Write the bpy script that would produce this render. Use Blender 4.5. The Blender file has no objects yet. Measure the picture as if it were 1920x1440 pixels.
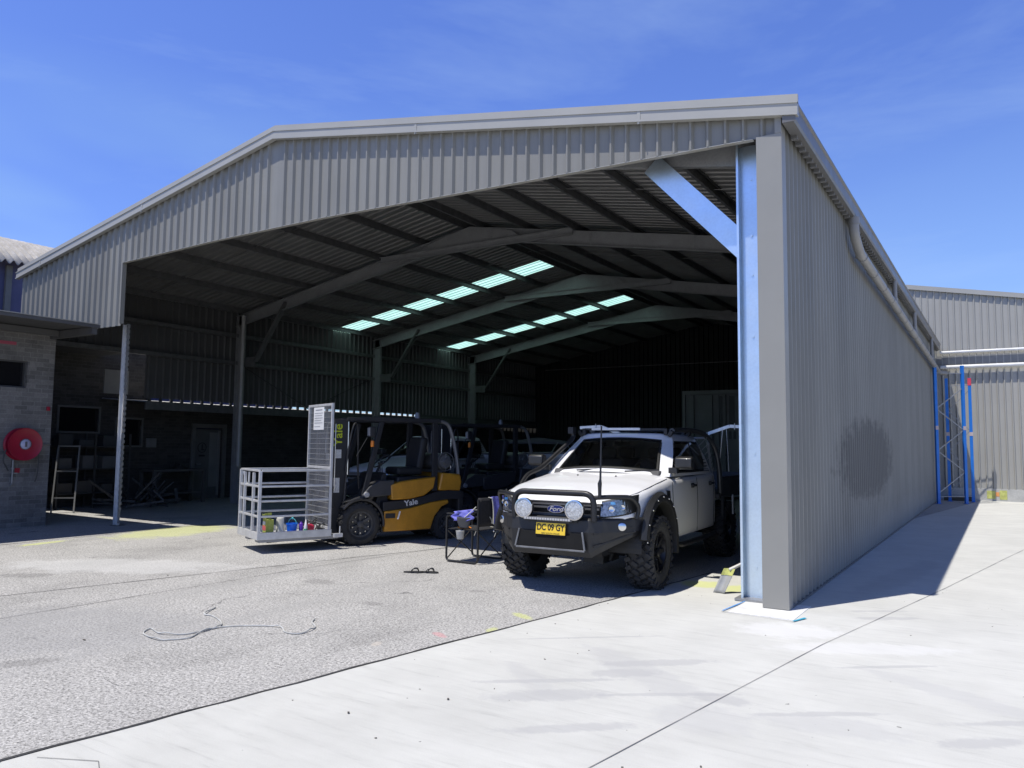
import bpy, bmesh, math, random
from mathutils import Vector, Matrix, Euler
random.seed(7)
SC = bpy.context.scene
COL = SC.collection
R = math.radians
pi = math.pi

# ------------------------------------------------------------------ materials
class NT:
    def __init__(s, tree): s.t = tree; s.n = tree.nodes; s.l = tree.links
    def node(s, typ, **kw):
        nd = s.n.new(typ)
        for k, v in kw.items():
            if k == 'ins':
                for kk, vv in v.items():
                    if hasattr(vv, 'is_output') or isinstance(vv, bpy.types.NodeSocket): s.l.new(vv, nd.inputs[kk])
                    else: nd.inputs[kk].default_value = vv
            else: setattr(nd, k, v)
        return nd
    def math(s, op, a, b=0.0, c=None, clamp=False):
        nd = s.n.new('ShaderNodeMath'); nd.operation = op; nd.use_clamp = clamp
        for i, v in enumerate((a, b, c)):
            if v is None: continue
            if isinstance(v, bpy.types.NodeSocket): s.l.new(v, nd.inputs[i])
            else: nd.inputs[i].default_value = v
        return nd.outputs[0]
    def ramp(s, fac, stops, interp='LINEAR'):
        nd = s.n.new('ShaderNodeValToRGB'); nd.color_ramp.interpolation = interp
        e = nd.color_ramp.elements
        while len(e) > 1: e.remove(e[-1])
        for i, (p, c) in enumerate(stops):
            el = e[0] if i == 0 else e.new(p)
            el.position = p; el.color = c if len(c) == 4 else (*c, 1)
        s.l.new(fac, nd.inputs[0]); return nd.outputs[0]
    def mix(s, fac, a, b, mode='MIX'):
        nd = s.n.new('ShaderNodeMix'); nd.data_type = 'RGBA'; nd.blend_type = mode
        for k, v in ((0, fac), (6, a), (7, b)):
            sock = nd.inputs[k]
            if isinstance(v, bpy.types.NodeSocket): s.l.new(v, sock)
            elif k == 0: sock.default_value = v
            else: sock.default_value = v if len(v) == 4 else (*v, 1)
        return nd.outputs[2]
    def noise(s, vec, scale, detail=3, rough=.5, dist=0):
        nd = s.node('ShaderNodeTexNoise', ins={'Scale': scale, 'Detail': detail, 'Roughness': rough, 'Distortion': dist})
        if vec is not None: s.l.new(vec, nd.inputs['Vector'])
        return nd.outputs[0]
    def mapping(s, vec, loc=(0,0,0), rot=(0,0,0), scale=(1,1,1)):
        nd = s.node('ShaderNodeMapping', ins={'Location': loc, 'Rotation': rot, 'Scale': scale}); s.l.new(vec, nd.inputs[0]); return nd.outputs[0]

MATS = {}
def mat(name, col, rough=.6, metal=0., var=.12, vscale=3., bump=0., bscale=60., fine=0., spec=.5, coat=0., trans=0., emit=None, geo=False, streak=0., extra=None):
    if name in MATS: return MATS[name]
    m = bpy.data.materials.new(name); m.use_nodes = True
    t = NT(m.node_tree); b = t.n['Principled BSDF']
    tc = t.node('ShaderNodeNewGeometry').outputs['Position'] if geo else t.node('ShaderNodeTexCoord').outputs['Object']
    base = (*col, 1)
    c = None
    if var > 0:
        f = t.noise(tc, vscale, 5, .6)
        lo = tuple(max(0, x*(1-var)) for x in col); hi = tuple(min(1, x*(1+var)) for x in col)
        c = t.ramp(f, [(.3, lo), (.7, hi)])
        if fine > 0:
            f2 = t.noise(tc, bscale, 2, .6)
            c = t.mix(1.0, c, t.ramp(f2, [(.35, (1-fine,)*3), (.65, (1+fine,)*3)]), 'MULTIPLY')
        t.l.new(c, b.inputs['Base Color'])
    else: b.inputs['Base Color'].default_value = base
    b.inputs['Roughness'].default_value = rough; b.inputs['Metallic'].default_value = metal
    if rough > .12 and var > 0:
        rr = t.noise(tc, vscale*2.3, 4)
        rv = t.math('MULTIPLY_ADD', rr, .25, rough-.125, clamp=True); t.l.new(rv, b.inputs['Roughness'])
    b.inputs['Specular IOR Level'].default_value = spec
    b.inputs['Coat Weight'].default_value = coat; b.inputs['Coat Roughness'].default_value = .04
    b.inputs['Transmission Weight'].default_value = trans
    if streak > 0:
        sn = t.noise(t.mapping(tc, scale=(5, 5, .35)), 1.6, 5, .7)
        c = t.mix(1.0, c, t.ramp(sn, [(.3, (1-streak,)*3), (.55, (1, 1, 1)), (.75, (1+streak*.35,)*3)]), 'MULTIPLY'); t.l.new(c, b.inputs['Base Color'])
    if extra: c = extra(t, tc, c); t.l.new(c, b.inputs['Base Color'])
    if bump > 0:
        bn = t.node('ShaderNodeBump', ins={'Strength': bump, 'Distance': .01}); t.l.new(t.noise(tc, bscale, 3), bn.inputs['Height']); t.l.new(bn.outputs[0], b.inputs['Normal'])
    if emit: b.inputs['Emission Color'].default_value = (*emit[0], 1); b.inputs['Emission Strength'].default_value = emit[1]
    MATS[name] = m; return m

# ------------------------------------------------------------------ mesh builder
def frame_of(d):
    d = Vector(d).normalized(); up = Vector((0, 0, 1)) if abs(d.z) < .95 else Vector((0, 1, 0))
    x = d.cross(up).normalized(); y = x.cross(d).normalized(); return x, y, d

class MB:
    def __init__(s): s.v = []; s.f = []
    def add(s, vs, fs, M=None):
        k = len(s.v)
        s.v += [(M @ Vector(v)) if M is not None else Vector(v) for v in vs]
        s.f += [tuple(i + k for i in f) for f in fs]; return s
    def box(s, c, size, rot=(0, 0, 0), M=None):
        x, y, z = (a/2 for a in size)
        vs = [(sx*x, sy*y, sz*z) for sz in (-1, 1) for sy in (-1, 1) for sx in (-1, 1)]
        fs = [(0, 2, 3, 1), (4, 5, 7, 6), (0, 1, 5, 4), (2, 6, 7, 3), (0, 4, 6, 2), (1, 3, 7, 5)]
        L = Matrix.Translation(c) @ Euler(rot).to_matrix().to_4x4()
        return s.add(vs, fs, (M @ L) if M is not None else L)
    def bb(s, x0, x1, y0, y1, z0, z1, M=None):
        return s.box(((x0+x1)/2, (y0+y1)/2, (z0+z1)/2), (abs(x1-x0), abs(y1-y0), abs(z1-z0)), M=M)
    def bar(s, p0, p1, w, h, up=None):
        p0, p1 = Vector(p0), Vector(p1); d = (p1-p0).normalized()
        if up is None: x, y, _ = frame_of(d)
        else:
            y = (Vector(up) - d*d.dot(Vector(up))).normalized(); x = d.cross(y)
        vs = []
        for p in (p0, p1):
            for a, b in ((-1, -1), (1, -1), (1, 1), (-1, 1)): vs.append(p + x*a*w/2 + y*b*h/2)
        return s.add(vs, [(3, 2, 1, 0), (4, 5, 6, 7), (0, 1, 5, 4), (1, 2, 6, 5), (2, 3, 7, 6), (3, 0, 4, 7)])
    def tube(s, pts, r, n=10, caps=True, closed=False):
        pts = [Vector(p) for p in pts]; rs = r if isinstance(r, (list, tuple)) else [r]*len(pts)
        k = len(s.v); m = len(pts); px = None
        for i, p in enumerate(pts):
            a = pts[(i-1) % m] if (closed or i > 0) else p; b = pts[(i+1) % m] if (closed or i < m-1) else p
            d = (b-a).normalized()
            if px is None: x, y, _ = frame_of(d)
            else:
                x = (px - d*px.dot(d)).normalized(); y = x.cross(d).normalized()
            px = x
            for j in range(n):
                t = 2*pi*j/n; s.v.append(p + (x*math.cos(t) + y*math.sin(t))*rs[i])
        for i in range(m if closed else m-1):
            for j in range(n):
                a = k+i*n+j; b = k+i*n+(j+1) % n; c = k+((i+1) % m)*n+(j+1) % n; d = k+((i+1) % m)*n+j
                s.f.append((a, b, c, d))
        if caps and not closed:
            s.f.append(tuple(k+j for j in range(n))[::-1]); s.f.append(tuple(k+(m-1)*n+j for j in range(n)))
        return s
    def cyl(s, p0, p1, r, n=16, r1=None): return s.tube([p0, p1], [r, r if r1 is None else r1], n)
    def lathe(s, prof, origin=(0, 0, 0), axis=(0, 0, 1), n=24, closed=False):
        x, y, d = frame_of(axis); o = Vector(origin); k = len(s.v); m = len(prof)
        for r, h in prof:
            for j in range(n):
                t = 2*pi*j/n; s.v.append(o + d*h + (x*math.cos(t)+y*math.sin(t))*r)
        for i in range(m if closed else m-1):
            for j in range(n):
                i2 = (i+1) % m
                s.f.append((k+i*n+j, k+i*n+(j+1) % n, k+i2*n+(j+1) % n, k+i2*n+j))
        return s
    def prism(s, poly, a, b, axis='x'):
        """poly = 2-D outline extruded from a to b along axis (x: (y,z); y: (x,z); z: (x,y))"""
        def P(q, h): return (h, q[0], q[1]) if axis == 'x' else (q[0], h, q[1]) if axis == 'y' else (q[0], q[1], h)
        n = len(poly); vs = [P(q, a) for q in poly] + [P(q, b) for q in poly]
        fs = [tuple(range(n)), tuple(range(2*n-1, n-1, -1))] + [(i, i+n, (i+1) % n+n, (i+1) % n) for i in range(n)]
        return s.add(vs, fs)
    def grid(s, fn, nu, nv, flip=False):
        k = len(s.v)
        for i in range(nu+1):
            for j in range(nv+1): s.v.append(Vector(fn(i/nu, j/nv)))
        for i in range(nu):
            for j in range(nv):
                a = k+i*(nv+1)+j; q = (a, a+1, a+nv+2, a+nv+1); s.f.append(q[::-1] if flip else q)
        return s
    def sphere(s, c, r, nu=16, nv=10, sc=(1, 1, 1)):
        return s.grid(lambda u, v: (c[0]+r*sc[0]*math.sin(pi*v)*math.cos(2*pi*u), c[1]+r*sc[1]*math.sin(pi*v)*math.sin(2*pi*u), c[2]+r*sc[2]*math.cos(pi*v)), nu, nv)
    def orient(s, ref):
        ref = Vector(ref); d = 0
        for f in s.f:
            p = [s.v[i] for i in f]; n = (p[1]-p[0]).cross(p[2]-p[0]); d += n.dot(p[0]-ref)
        if d < 0: s.f = [f[::-1] for f in s.f]
        return s
    def build(s, name, m, parent=None, smooth=False, bevel=0, sub=0, solid=0, weld=False, recalc=True, bseg=2):
        me = bpy.data.meshes.new(name); me.from_pydata([tuple(v) for v in s.v], [], s.f); 
        if weld or recalc:
            bm = bmesh.new(); bm.from_mesh(me)
            if weld: bmesh.ops.remove_doubles(bm, verts=bm.verts, dist=1e-4)
            if recalc: bmesh.ops.recalc_face_normals(bm, faces=bm.faces)
            bm.to_mesh(me); bm.free()
        me.materials.append(m)
        if smooth:
            me.shade_smooth(); me.set_sharp_from_angle(angle=R(smooth if smooth is not True else 40))
        o = bpy.data.objects.new(name, me); COL.objects.link(o)
        if parent is not None: o.parent = parent
        if solid: md = o.modifiers.new('s', 'SOLIDIFY'); md.thickness = solid; md.offset = 0
        if bevel: md = o.modifiers.new('b', 'BEVEL'); md.width = bevel; md.segments = bseg; md.limit_method = 'ANGLE'; md.angle_limit = R(35); md.harden_normals = False
        if sub: md = o.modifiers.new('u', 'SUBSURF'); md.levels = sub; md.render_levels = sub
        return o

def thing(name, label, cat, loc=(0, 0, 0), rotz=0., group=None, rot=None):
    o = bpy.data.objects.new(name, None); COL.objects.link(o); o.empty_display_size = .2
    o.location = loc; o.rotation_euler = rot if rot else (0, 0, rotz)
    return tag(o, label, cat, group)
def tag(o, label, cat, group=None):
    o['label'] = label; o['category'] = cat
    if group: o['group'] = group
    return o
def structure(o): o['kind'] = 'structure'; return o
def copy_tree(o, parent=None):
    c = o.copy(); COL.objects.link(c)
    if parent is not None: c.parent = parent
    for ch in list(o.children): copy_tree(ch, c)
    return c
def text_mesh(name, txt, size, m, parent, M, extrude=.002, shear=0, sx=1., bold=0.):
    cu = bpy.data.curves.new('t', 'FONT'); cu.body = txt; cu.size = size; cu.extrude = extrude; cu.shear = shear
    cu.align_x = 'CENTER'; cu.align_y = 'CENTER'; cu.offset = bold
    t = bpy.data.objects.new('t', cu); COL.objects.link(t)
    dg = bpy.context.evaluated_depsgraph_get(); me = bpy.data.meshes.new_from_object(t.evaluated_get(dg))
    bpy.data.objects.remove(t); bpy.data.curves.remove(cu)
    me.name = name; me.transform(M @ Matrix.Diagonal((sx, 1, 1, 1))); me.materials.clear(); me.materials.append(m)
    o = bpy.data.objects.new(name, me); COL.objects.link(o); o.parent = parent; return o
def arc(cx, cy, r, a0, a1, n): return [(cx+r*math.cos(R(a0+(a1-a0)*i/n)), cy+r*math.sin(R(a0+(a1-a0)*i/n))) for i in range(n+1)]
def round_path(pts, r, n=5):
    """polyline with rounded inner corners"""
    pts = [Vector(p) for p in pts]; out = [pts[0]]
    for i in range(1, len(pts)-1):
        p = pts[i]; a = pts[i-1]-p; b = pts[i+1]-p; rr = min(r, a.length*.49, b.length*.49)
        A = p + a.normalized()*rr; B = p + b.normalized()*rr
        for k in range(n+1):
            t = k/n; out.append(A*(1-t)**2 + p*2*t*(1-t) + B*t*t)
    out.append(pts[-1]); return out
def smooth_path(pts, n=6):
    pts = [Vector(p) for p in pts]; out = []
    for i in range(len(pts)-1):
        p0 = pts[max(0, i-1)]; p1 = pts[i]; p2 = pts[i+1]; p3 = pts[min(len(pts)-1, i+2)]
        for k in range(n):
            t = k/n; out.append(.5*((2*p1)+(p2-p0)*t+(2*p0-5*p1+4*p2-p3)*t*t+(3*p1-p0-3*p2+p3)*t**3))
    out.append(pts[-1]); return out

# ------------------------------------------------------------------ camera, world, sun
cam_d = bpy.data.cameras.new('camera'); cam = bpy.data.objects.new('camera', cam_d); COL.objects.link(cam); SC.camera = cam
yaw, pitch, roll = R(32.4058), R(4.579), R(.642)
cam.location = (1.909, -8.365, 1.65)
fw = Vector((-math.sin(yaw)*math.cos(pitch), math.cos(yaw)*math.cos(pitch), math.sin(pitch)))
r0 = Vector((math.cos(yaw), math.sin(yaw), 0)); u0 = r0.cross(fw)
rr = r0*math.cos(roll)+u0*math.sin(roll); uu = -r0*math.sin(roll)+u0*math.cos(roll)
cam.rotation_euler = Matrix((rr, uu, -fw)).transposed().to_euler()
cam_d.sensor_width = 36; cam_d.lens = 1450.96/1920*36; cam_d.clip_end = 2000; cam_d.clip_start = .05

SUN = Vector((-.19, -.375, 1.0)).normalized()
sl = bpy.data.lights.new('sun', 'SUN'); sl.energy = SUN_E = 5.0; sl.angle = R(.5); sl.color = (1, .955, .885)
so = bpy.data.objects.new('sun', sl); COL.objects.link(so); so.rotation_euler = SUN.to_track_quat('Z', 'Y').to_euler()
W = bpy.data.worlds.new('World'); SC.world = W; W.use_nodes = True
t = NT(W.node_tree); bg = t.n['Background']
sky = t.node('ShaderNodeTexSky', sky_type='NISHITA', sun_disc=False, sun_elevation=math.asin(SUN.z), sun_rotation=math.atan2(SUN.x, SUN.y), altitude=10, air_density=1.0, dust_density=.4, ozone_density=2.2)
gen = t.node('ShaderNodeTexCoord').outputs['Generated']
cl = t.noise(t.mapping(gen, scale=(1.2, 1.2, 5.)), 1.6, 6, .62, .4)
clf = t.math('MULTIPLY', t.ramp(cl, [(.50, (0, 0, 0)), (.78, (1, 1, 1))]), .22)
sz = t.node('ShaderNodeSeparateXYZ'); t.l.new(gen, sz.inputs[0])
skyc = t.mix(1.0, t.mix(1.0, sky.outputs[0], (.86, 1.0, 1.62), 'MULTIPLY'), t.ramp(sz.outputs[2], [(.0, (1.15,)*3), (.25, (1.30,)*3), (.52, (1.36, 1.36, 1.42)), (.66, (.5,)*3), (1., (.32,)*3)]), 'MULTIPLY')
haze = t.noise(t.mapping(gen, scale=(1., 1., 3.2)), 1.1, 4, .55, .3)
skyc = t.mix(t.math('MULTIPLY', t.ramp(haze, [(.34, (0, 0, 0)), (.54, (1, 1, 1))]), t.math('MULTIPLY', t.math('MULTIPLY', t.ramp(sz.outputs[2], [(.16, (1, 1, 1)), (.42, (0, 0, 0))]), t.ramp(t.math('MULTIPLY', sz.outputs[0], -1.), [(.35, (.35,)*3), (.8, (1, 1, 1))])), .7)), skyc, (4.8, 7.8, 9.6))
t.l.new(t.mix(clf, skyc, (6., 8.2, 11.)), bg.inputs[0]); bg.inputs[1].default_value = .1
SC.view_settings.view_transform = 'Standard'; SC.view_settings.look = 'None'; SC.view_settings.exposure = -.12; SC.view_settings.gamma = 1
SC.cycles.use_denoising = True; SC.cycles.max_bounces = 8; SC.cycles.diffuse_bounces = 4; SC.cycles.glossy_bounces = 4; SC.cycles.transmission_bounces = 6
SC.cycles.caustics_reflective = False; SC.cycles.caustics_refractive = False; SC.cycles.sample_clamp_indirect = 6
# ------------------------------------------------------------------ ground
def blob(t, P, c, centre, rad, col, amt, sc=3., soft=.5):
    q = t.node('ShaderNodeVectorMath', operation='SUBTRACT', ins={0: P, 1: centre}).outputs[0]
    q = t.node('ShaderNodeVectorMath', operation='MULTIPLY', ins={0: q, 1: tuple(1/r for r in rad)}).outputs[0]
    d = t.node('ShaderNodeVectorMath', operation='LENGTH', ins={0: q}).outputs['Value']
    f = t.math('SUBTRACT', t.math('MULTIPLY_ADD', t.noise(P, sc, 4, .7), 1.2, .4), d)
    return t.mix(t.math('MULTIPLY', t.ramp(f, [(0., (0, 0, 0)), (soft, (1, 1, 1))]), amt), c, col)
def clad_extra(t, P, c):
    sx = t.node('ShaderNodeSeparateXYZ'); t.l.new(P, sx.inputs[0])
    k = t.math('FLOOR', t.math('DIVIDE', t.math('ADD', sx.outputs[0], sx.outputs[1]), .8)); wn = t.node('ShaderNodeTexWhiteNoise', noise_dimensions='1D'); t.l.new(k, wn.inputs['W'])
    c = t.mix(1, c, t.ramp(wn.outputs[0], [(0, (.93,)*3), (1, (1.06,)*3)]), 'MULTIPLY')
    c = blob(t, P, c, (0, 6.0, 1.5), (9, 3.4, .74), (.085, .083, .08), .62, 3.2, .3)  # darker reflection on the side wall, painted into the cladding colour
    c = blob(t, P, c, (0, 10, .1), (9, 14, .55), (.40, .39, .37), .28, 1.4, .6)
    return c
def ground_mat(name, base, kind):
    m = bpy.data.materials.new(name); m.use_nodes = True; t = NT(m.node_tree); b = t.n['Principled BSDF']
    P = t.node('ShaderNodeNewGeometry').outputs['Position']
    big = t.noise(P, .35, 4, .6); mid = t.noise(P, 1.7, 5, .6)
    c = t.ramp(big, [(.3, tuple(x*.93 for x in base)), (.7, tuple(x*1.05 for x in base))])
    c = t.mix(1, c, t.ramp(mid, [(.3, (.93,)*3), (.7, (1.05,)*3)]), 'MULTIPLY')
    if kind == 'old':
        sp = t.noise(P, 46, 4, .8); c = t.mix(1, c, t.ramp(sp, [(.36, (.28,)*3), (.46, (.84,)*3), (.60, (1.22,)*3)]), 'MULTIPLY')
        sp2 = t.node('ShaderNodeTexVoronoi', ins={'Scale': 95.}); t.l.new(P, sp2.inputs[0])
        c = t.mix(.75, c, t.mix(1, c, t.ramp(sp2.outputs['Color'], [(.15, (.55,)*3), (.5, (1.0,)*3), (.9, (1.25,)*3)]), 'MULTIPLY'))
        st = t.noise(t.mapping(P, scale=(.8, .35, 1)), 1.1, 5, .7); c = t.mix(1, c, t.ramp(st, [(.35, (.82,)*3), (.5, (1, 1, 1))]), 'MULTIPLY')
    else:
        # faint directional trowel and tyre streaks, small dark flecks, darker damp-looking scuffs
        st = t.noise(t.mapping(P, rot=(0, 0, R(28)), scale=(1.3, 9, 1)), 1.6, 5, .65); c = t.mix(1, c, t.ramp(st, [(.26, (.84,)*3), (.40, (.965,)*3), (.5, (1.0,)*3), (.72, (1.03,)*3)]), 'MULTIPLY')
        st2 = t.noise(t.mapping(P, rot=(0, 0, R(-62)), scale=(.5, 10, 1)), 2.0, 4, .6); c = t.mix(1, c, t.ramp(st2, [(.27, (.88,)*3), (.38, (1, 1, 1))]), 'MULTIPLY')
        fl = t.noise(P, 17, 2, .5); c = t.mix(1, c, t.ramp(fl, [(.215, (.35,)*3), (.245, (1, 1, 1))]), 'MULTIPLY')
        gr = t.noise(P, 160, 2, .6); c = t.mix(1, c, t.ramp(gr, [(.3, (.94,)*3), (.7, (1.05,)*3)]), 'MULTIPLY')
    def patch(cx, cy, rx, ry, ang, col, c, amt=.8, sc=9., thr=.5):
        v = t.mapping(P, loc=(0, 0, 0))
        q = t.node('ShaderNodeVectorMath', operation='SUBTRACT', ins={0: P, 1: (cx, cy, 0)}).outputs[0]
        q = t.node('ShaderNodeVectorRotate', rotation_type='Z_AXIS', ins={'Angle': R(-ang)}); t.l.new(t.node('ShaderNodeVectorMath', operation='SUBTRACT', ins={0: P, 1: (cx, cy, 0)}).outputs[0], q.inputs[0])
        q = t.node('ShaderNodeVectorMath', operation='MULTIPLY', ins={0: q.outputs[0], 1: (1/rx, 1/ry, 0)}).outputs[0]
        d = t.node('ShaderNodeVectorMath', operation='LENGTH', ins={0: q}).outputs['Value']
        n = t.noise(P, sc, 4, .7)
        f = t.math('SUBTRACT', t.math('MULTIPLY_ADD', n, 1.3, 1-.65), d, clamp=False)
        f = t.math('MULTIPLY', t.ramp(f, [(0., (0, 0, 0)), (.35, (1, 1, 1))]), amt)
        return t.mix(f, c, col)
    yel = (.62, .66, .22)
    if kind == 'old':
        vo = t.node('ShaderNodeTexVoronoi', feature='DISTANCE_TO_EDGE', ins={'Scale': .33}); dv = t.node('ShaderNodeTexNoise', ins={'Scale': 1.6, 'Detail': 5.}); t.l.new(P, dv.inputs['Vector'])
        pv = t.node('ShaderNodeVectorMath', operation='MULTIPLY_ADD', ins={0: dv.outputs['Color'], 1: (.9, .9, 0), 2: P}).outputs[0]; t.l.new(pv, vo.inputs['Vector'])
        ck = t.math('MULTIPLY', t.math('LESS_THAN', vo.outputs[0], .0022), t.ramp(t.noise(P, .8, 3), [(.50, (0, 0, 0)), (.56, (1, 1, 1))])); c = t.mix(t.math('MULTIPLY', ck, .7), c, (.10, .10, .10))
        for (px_, py_, rx, ry, an) in ((-5.1, -1.6, .25, .18, 0), (-6.4, -1.1, .14, .1, 20), (-3.7, -2.2, .16, .1, 0), (-8.3, -3.4, .35, .2, 30), (-4.3, -5.3, .3, .14, 60), (-3.2, -1.0, .12, .09, 0)): c = patch(px_, py_, rx, ry, an, (.16, .155, .15), c, .38, 9.)
        for (px_, an) in ((-4.2, 4), (-5.7, 4)): c = patch(px_, -3.4, .16, 5.5, an, (.36, .355, .34), c, .28, 5.)
        c = patch(-11.15, .6, .75, 1.5, 10, yel, c, .5, 3.2)
        c = patch(-11.25, -1.7, .12, .5, 10, yel, c, .6)
        c = patch(-2.11, -1.8, .07, .2, 60, yel, c, .55, 25.); c = patch(-2.03, -2.45, .06, .12, 20, yel, c, .55, 25.)
        c = patch(-2.3, -2.86, .05, .14, 60, (.66, .30, .31), c, .5); c = patch(-2.55, -3.4, .05, .08, 20, (.62, .56, .48), c, .5)
        c = patch(-5.2, -4.6, 1.5, 1.0, 30, (.30, .30, .30), c, .35, 2.)
        c = patch(-8.1, -2.3, 1.8, .7, 30, (.62, .62, .60), c, .5, 2.)
    else:
        c = patch(-1.25, .98, .35, .28, 0, yel, c, .7, 5.); c = patch(-.8, .95, .16, .3, 0, yel, c, .7, 5.)
        c = patch(0.2, -.9, .55, .35, 20, (.78, .78, .77), c, .4, 7.); c = patch(.9, -1.2, .9, .22, 30, (.76, .76, .75), c, .35, 7.)
        c = patch(-.4, -2.9, .9, .22, -35, (.46, .46, .45), c, .45, 5.); c = patch(.3, -3.6, .35, .3, 0, (.48, .48, .47), c, .4, 6.)
        c = patch(1.0, -3.3, .5, .2, 10, (.48, .48, .47), c, .4, 6.); c = patch(1.6, -2.2, .9, .15, -30, (.49, .49, .48), c, .4, 6.)
        c = patch(-1.0, -3.5, .5, .12, -40, (.47, .47, .46), c, .4, 6.)
        c = patch(.7, 3., .25, 2.2, -8, (.42, .42, .41), c, .3, 3.)
        for (px_, py_, rx, ry, an) in ((-.4, -2.6, .55, .10, 40), (-.5, -3.0, .35, .12, 40), (.27, -3.17, .25, .12, 0), (.9, -3.1, .5, .05, 35), (-.07, -3.3, .6, .04, 35), (-.9, -3.5, .6, .05, 38), (1.75, -3.1, .3, .09, 40), (-.7, -3.75, .5, .14, 40), (1.1, -1.7, .5, .04, 38), (-1.2, -2.2, .8, .03, 40), (2.2, -2.4, .9, .06, 36), (.9, .2, .4, .08, 35), (.75, .5, .4, .05, 35), (-.3, -4.2, .5, .08, 40)): c = patch(px_, py_, rx, ry, an, (.43, .43, .425), c, .55, 8.)
    t.l.new(c, b.inputs['Base Color']); b.inputs['Roughness'].default_value = .85; b.inputs['Specular IOR Level'].default_value = .25
    h = t.math('ADD', t.noise(P, 60 if kind == 'old' else 90, 4, .7), t.math('MULTIPLY', mid, .6))
    bn = t.node('ShaderNodeBump', ins={'Strength': .5 if kind == 'old' else .22, 'Distance': .006}); t.l.new(h, bn.inputs['Height']); t.l.new(bn.outputs[0], b.inputs['Normal'])
    return m
M_old = ground_mat('old_aggregate_concrete', (.485, .475, .45), 'old')
M_new = ground_mat('new_concrete', (.60, .60, .56), 'new')
M_joint = mat('joint_filler', (.045, .045, .045), .9)
structure(MB().bb(-300, 300, -300, 300, -.3, -.006).build('ground', mat('far_ground', (.30, .29, .27), .9, geo=True)))
# edge of the old pavement against the new slab
EDGE = [(-4.0, -17.2), (-2.52, -6.28), (-2.35, -5.02), (-1.96, -2.22), (-1.70, -.25), (-1.44, 1.83), (-1.0, 5.2), (1.2, 22.2)]
mb = MB(); n = len(EDGE)
def strip_poly(mb, L, Rr, z0, z1):
    for i in range(len(L)-1):
        a, b, c, d = L[i], Rr[i], Rr[i+1], L[i+1]
        vs = [(*p, z) for z in (z0, z1) for p in (a, b, c, d)]
        mb.add(vs, [(3, 2, 1, 0), (4, 5, 6, 7), (0, 1, 5, 4), (2, 3, 7, 6), (1, 2, 6, 5), (3, 0, 4, 7)])
structure(MB().add([(-40, -17.2, 0)] + [(x-.007, y, 0) for x, y in EDGE] + [(-40, 22.2, 0)], [tuple(range(n+2))]).build('yard_pavement', M_old, recalc=False))
structure(MB().add([(x+.007, y, .0) for x, y in EDGE[::-1]] + [(-4.0+.007, -40, 0), (40, -40, 0), (40, 22.2, 0)], [tuple(range(n+3))]).build('new_slab', M_new, recalc=False))
def ribbon(mb, pts, w, z=.004, jit=.0):
    for i in range(len(pts)-1):
        a, b = Vector(pts[i]), Vector(pts[i+1]); N = max(1, int((b-a).length/.25)); d = (b-a).normalized(); q = Vector((-d.y, d.x))
        prev = None
        for k in range(N+1):
            p = a+(b-a)*k/N + q*random.uniform(-jit, jit); ww = w*random.uniform(.6, 1.25)
            cur = [(p.x-q.x*ww/2, p.y-q.y*ww/2, z), (p.x+q.x*ww/2, p.y+q.y*ww/2, z)]
            if prev: mb.add([prev[0], cur[0], cur[1], prev[1]], [(0, 1, 2, 3)])
            prev = cur
jm = MB(); ribbon(jm, EDGE[:6], .026, .004, .012); structure(jm.build('edge_joint', M_joint))
jm = MB()
ribbon(jm, [(-10.8, -8.), (-7.14, -4.2), (-6.21, -.11), (-5.36, 3.14)][1:], .014, .004, .004); ribbon(jm, [(-8.9, -9.0), (-7.14, -4.2)], .014, .004, .004)
ribbon(jm, [(-5.85, -9.), (-6.0, -4.7), (-5.98, -.7), (-5.6, 4.)], .008, .004, .003)
ribbon(jm, [(-11.9, -4.2), (-11.53, -2.22), (-11.75, 2.14)], .02, .004, .004)
structure(jm.build('pavement_joint', M_joint))
jm = MB()
ribbon(jm, [(-.6, -9.5), (.05, -4.65), (.55, -1.3), (1.25, 2.4), (1.91, 6.18), (2.6, 10.)], .006, .004, .001)
ribbon(jm, [(-2.41, -6.15), (-2.1, -6.0), (.2, -7.2)], .005, .004, .001); ribbon(jm, [(1.0, 20.6), (6., 20.9)], .03, .004, .004)
ribbon(jm, [(.2, 14.), (3., 16.5)], .01, .004, .002)
structure(jm.build('slab_joint', mat('saw_cut', (.16, .16, .155), .9)))
structure(MB().bb(-.50, .14, -.46, .34, .0, .006).build('footing_pad', mat('fresh_grout', (.74, .74, .72), .85, fine=.06, geo=True)))
jm = MB(); ribbon(jm, [(-.5, .25), (-.56, -.44)], .02, .010, .004); structure(jm.build('blue_line', mat('blue_paint', (.10, .32, .72), .7)))
jm = MB(); ribbon(jm, [(-.56, -.48), (.15, -.54)], .009, .010, .002); structure(jm.build('dark_line', M_joint))
jm = MB(); ribbon(jm, [(.15, -.53), (.22, -.30)], .03, .010, .004); structure(jm.build('teal_line', mat('teal_paint', (.04, .38, .55), .7)))
# leaf and gravel litter on the slabs
mb = MB()
for i in range(70):
    x = random.uniform(-2.2, 3.2) if i < 90 else random.uniform(-9, -2.5); y = random.uniform(-6, 2.2); s = random.uniform(.003, .009)
    a = random.uniform(0, 6.28); mb.box((x, y, s*.3), (s*1.6, s, s*.5), (random.uniform(-.3, .3), random.uniform(-.3, .3), a))
for (x, y) in [(-1.55, -4.75), (-1.2, -4.2), (-4.6, -4.7), (-6.9, -2.4)]:
    mb.box((x, y, .006), (.028, .012, .005), (0, .1, random.uniform(0, 3)))
o = mb.build('litter', mat('dry_leaf', (.09, .08, .065), .8)); o['kind'] = 'stuff'; o['label'] = 'tiny dark leaf scraps and grit scattered over the concrete'; o['category'] = 'litter'

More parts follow.
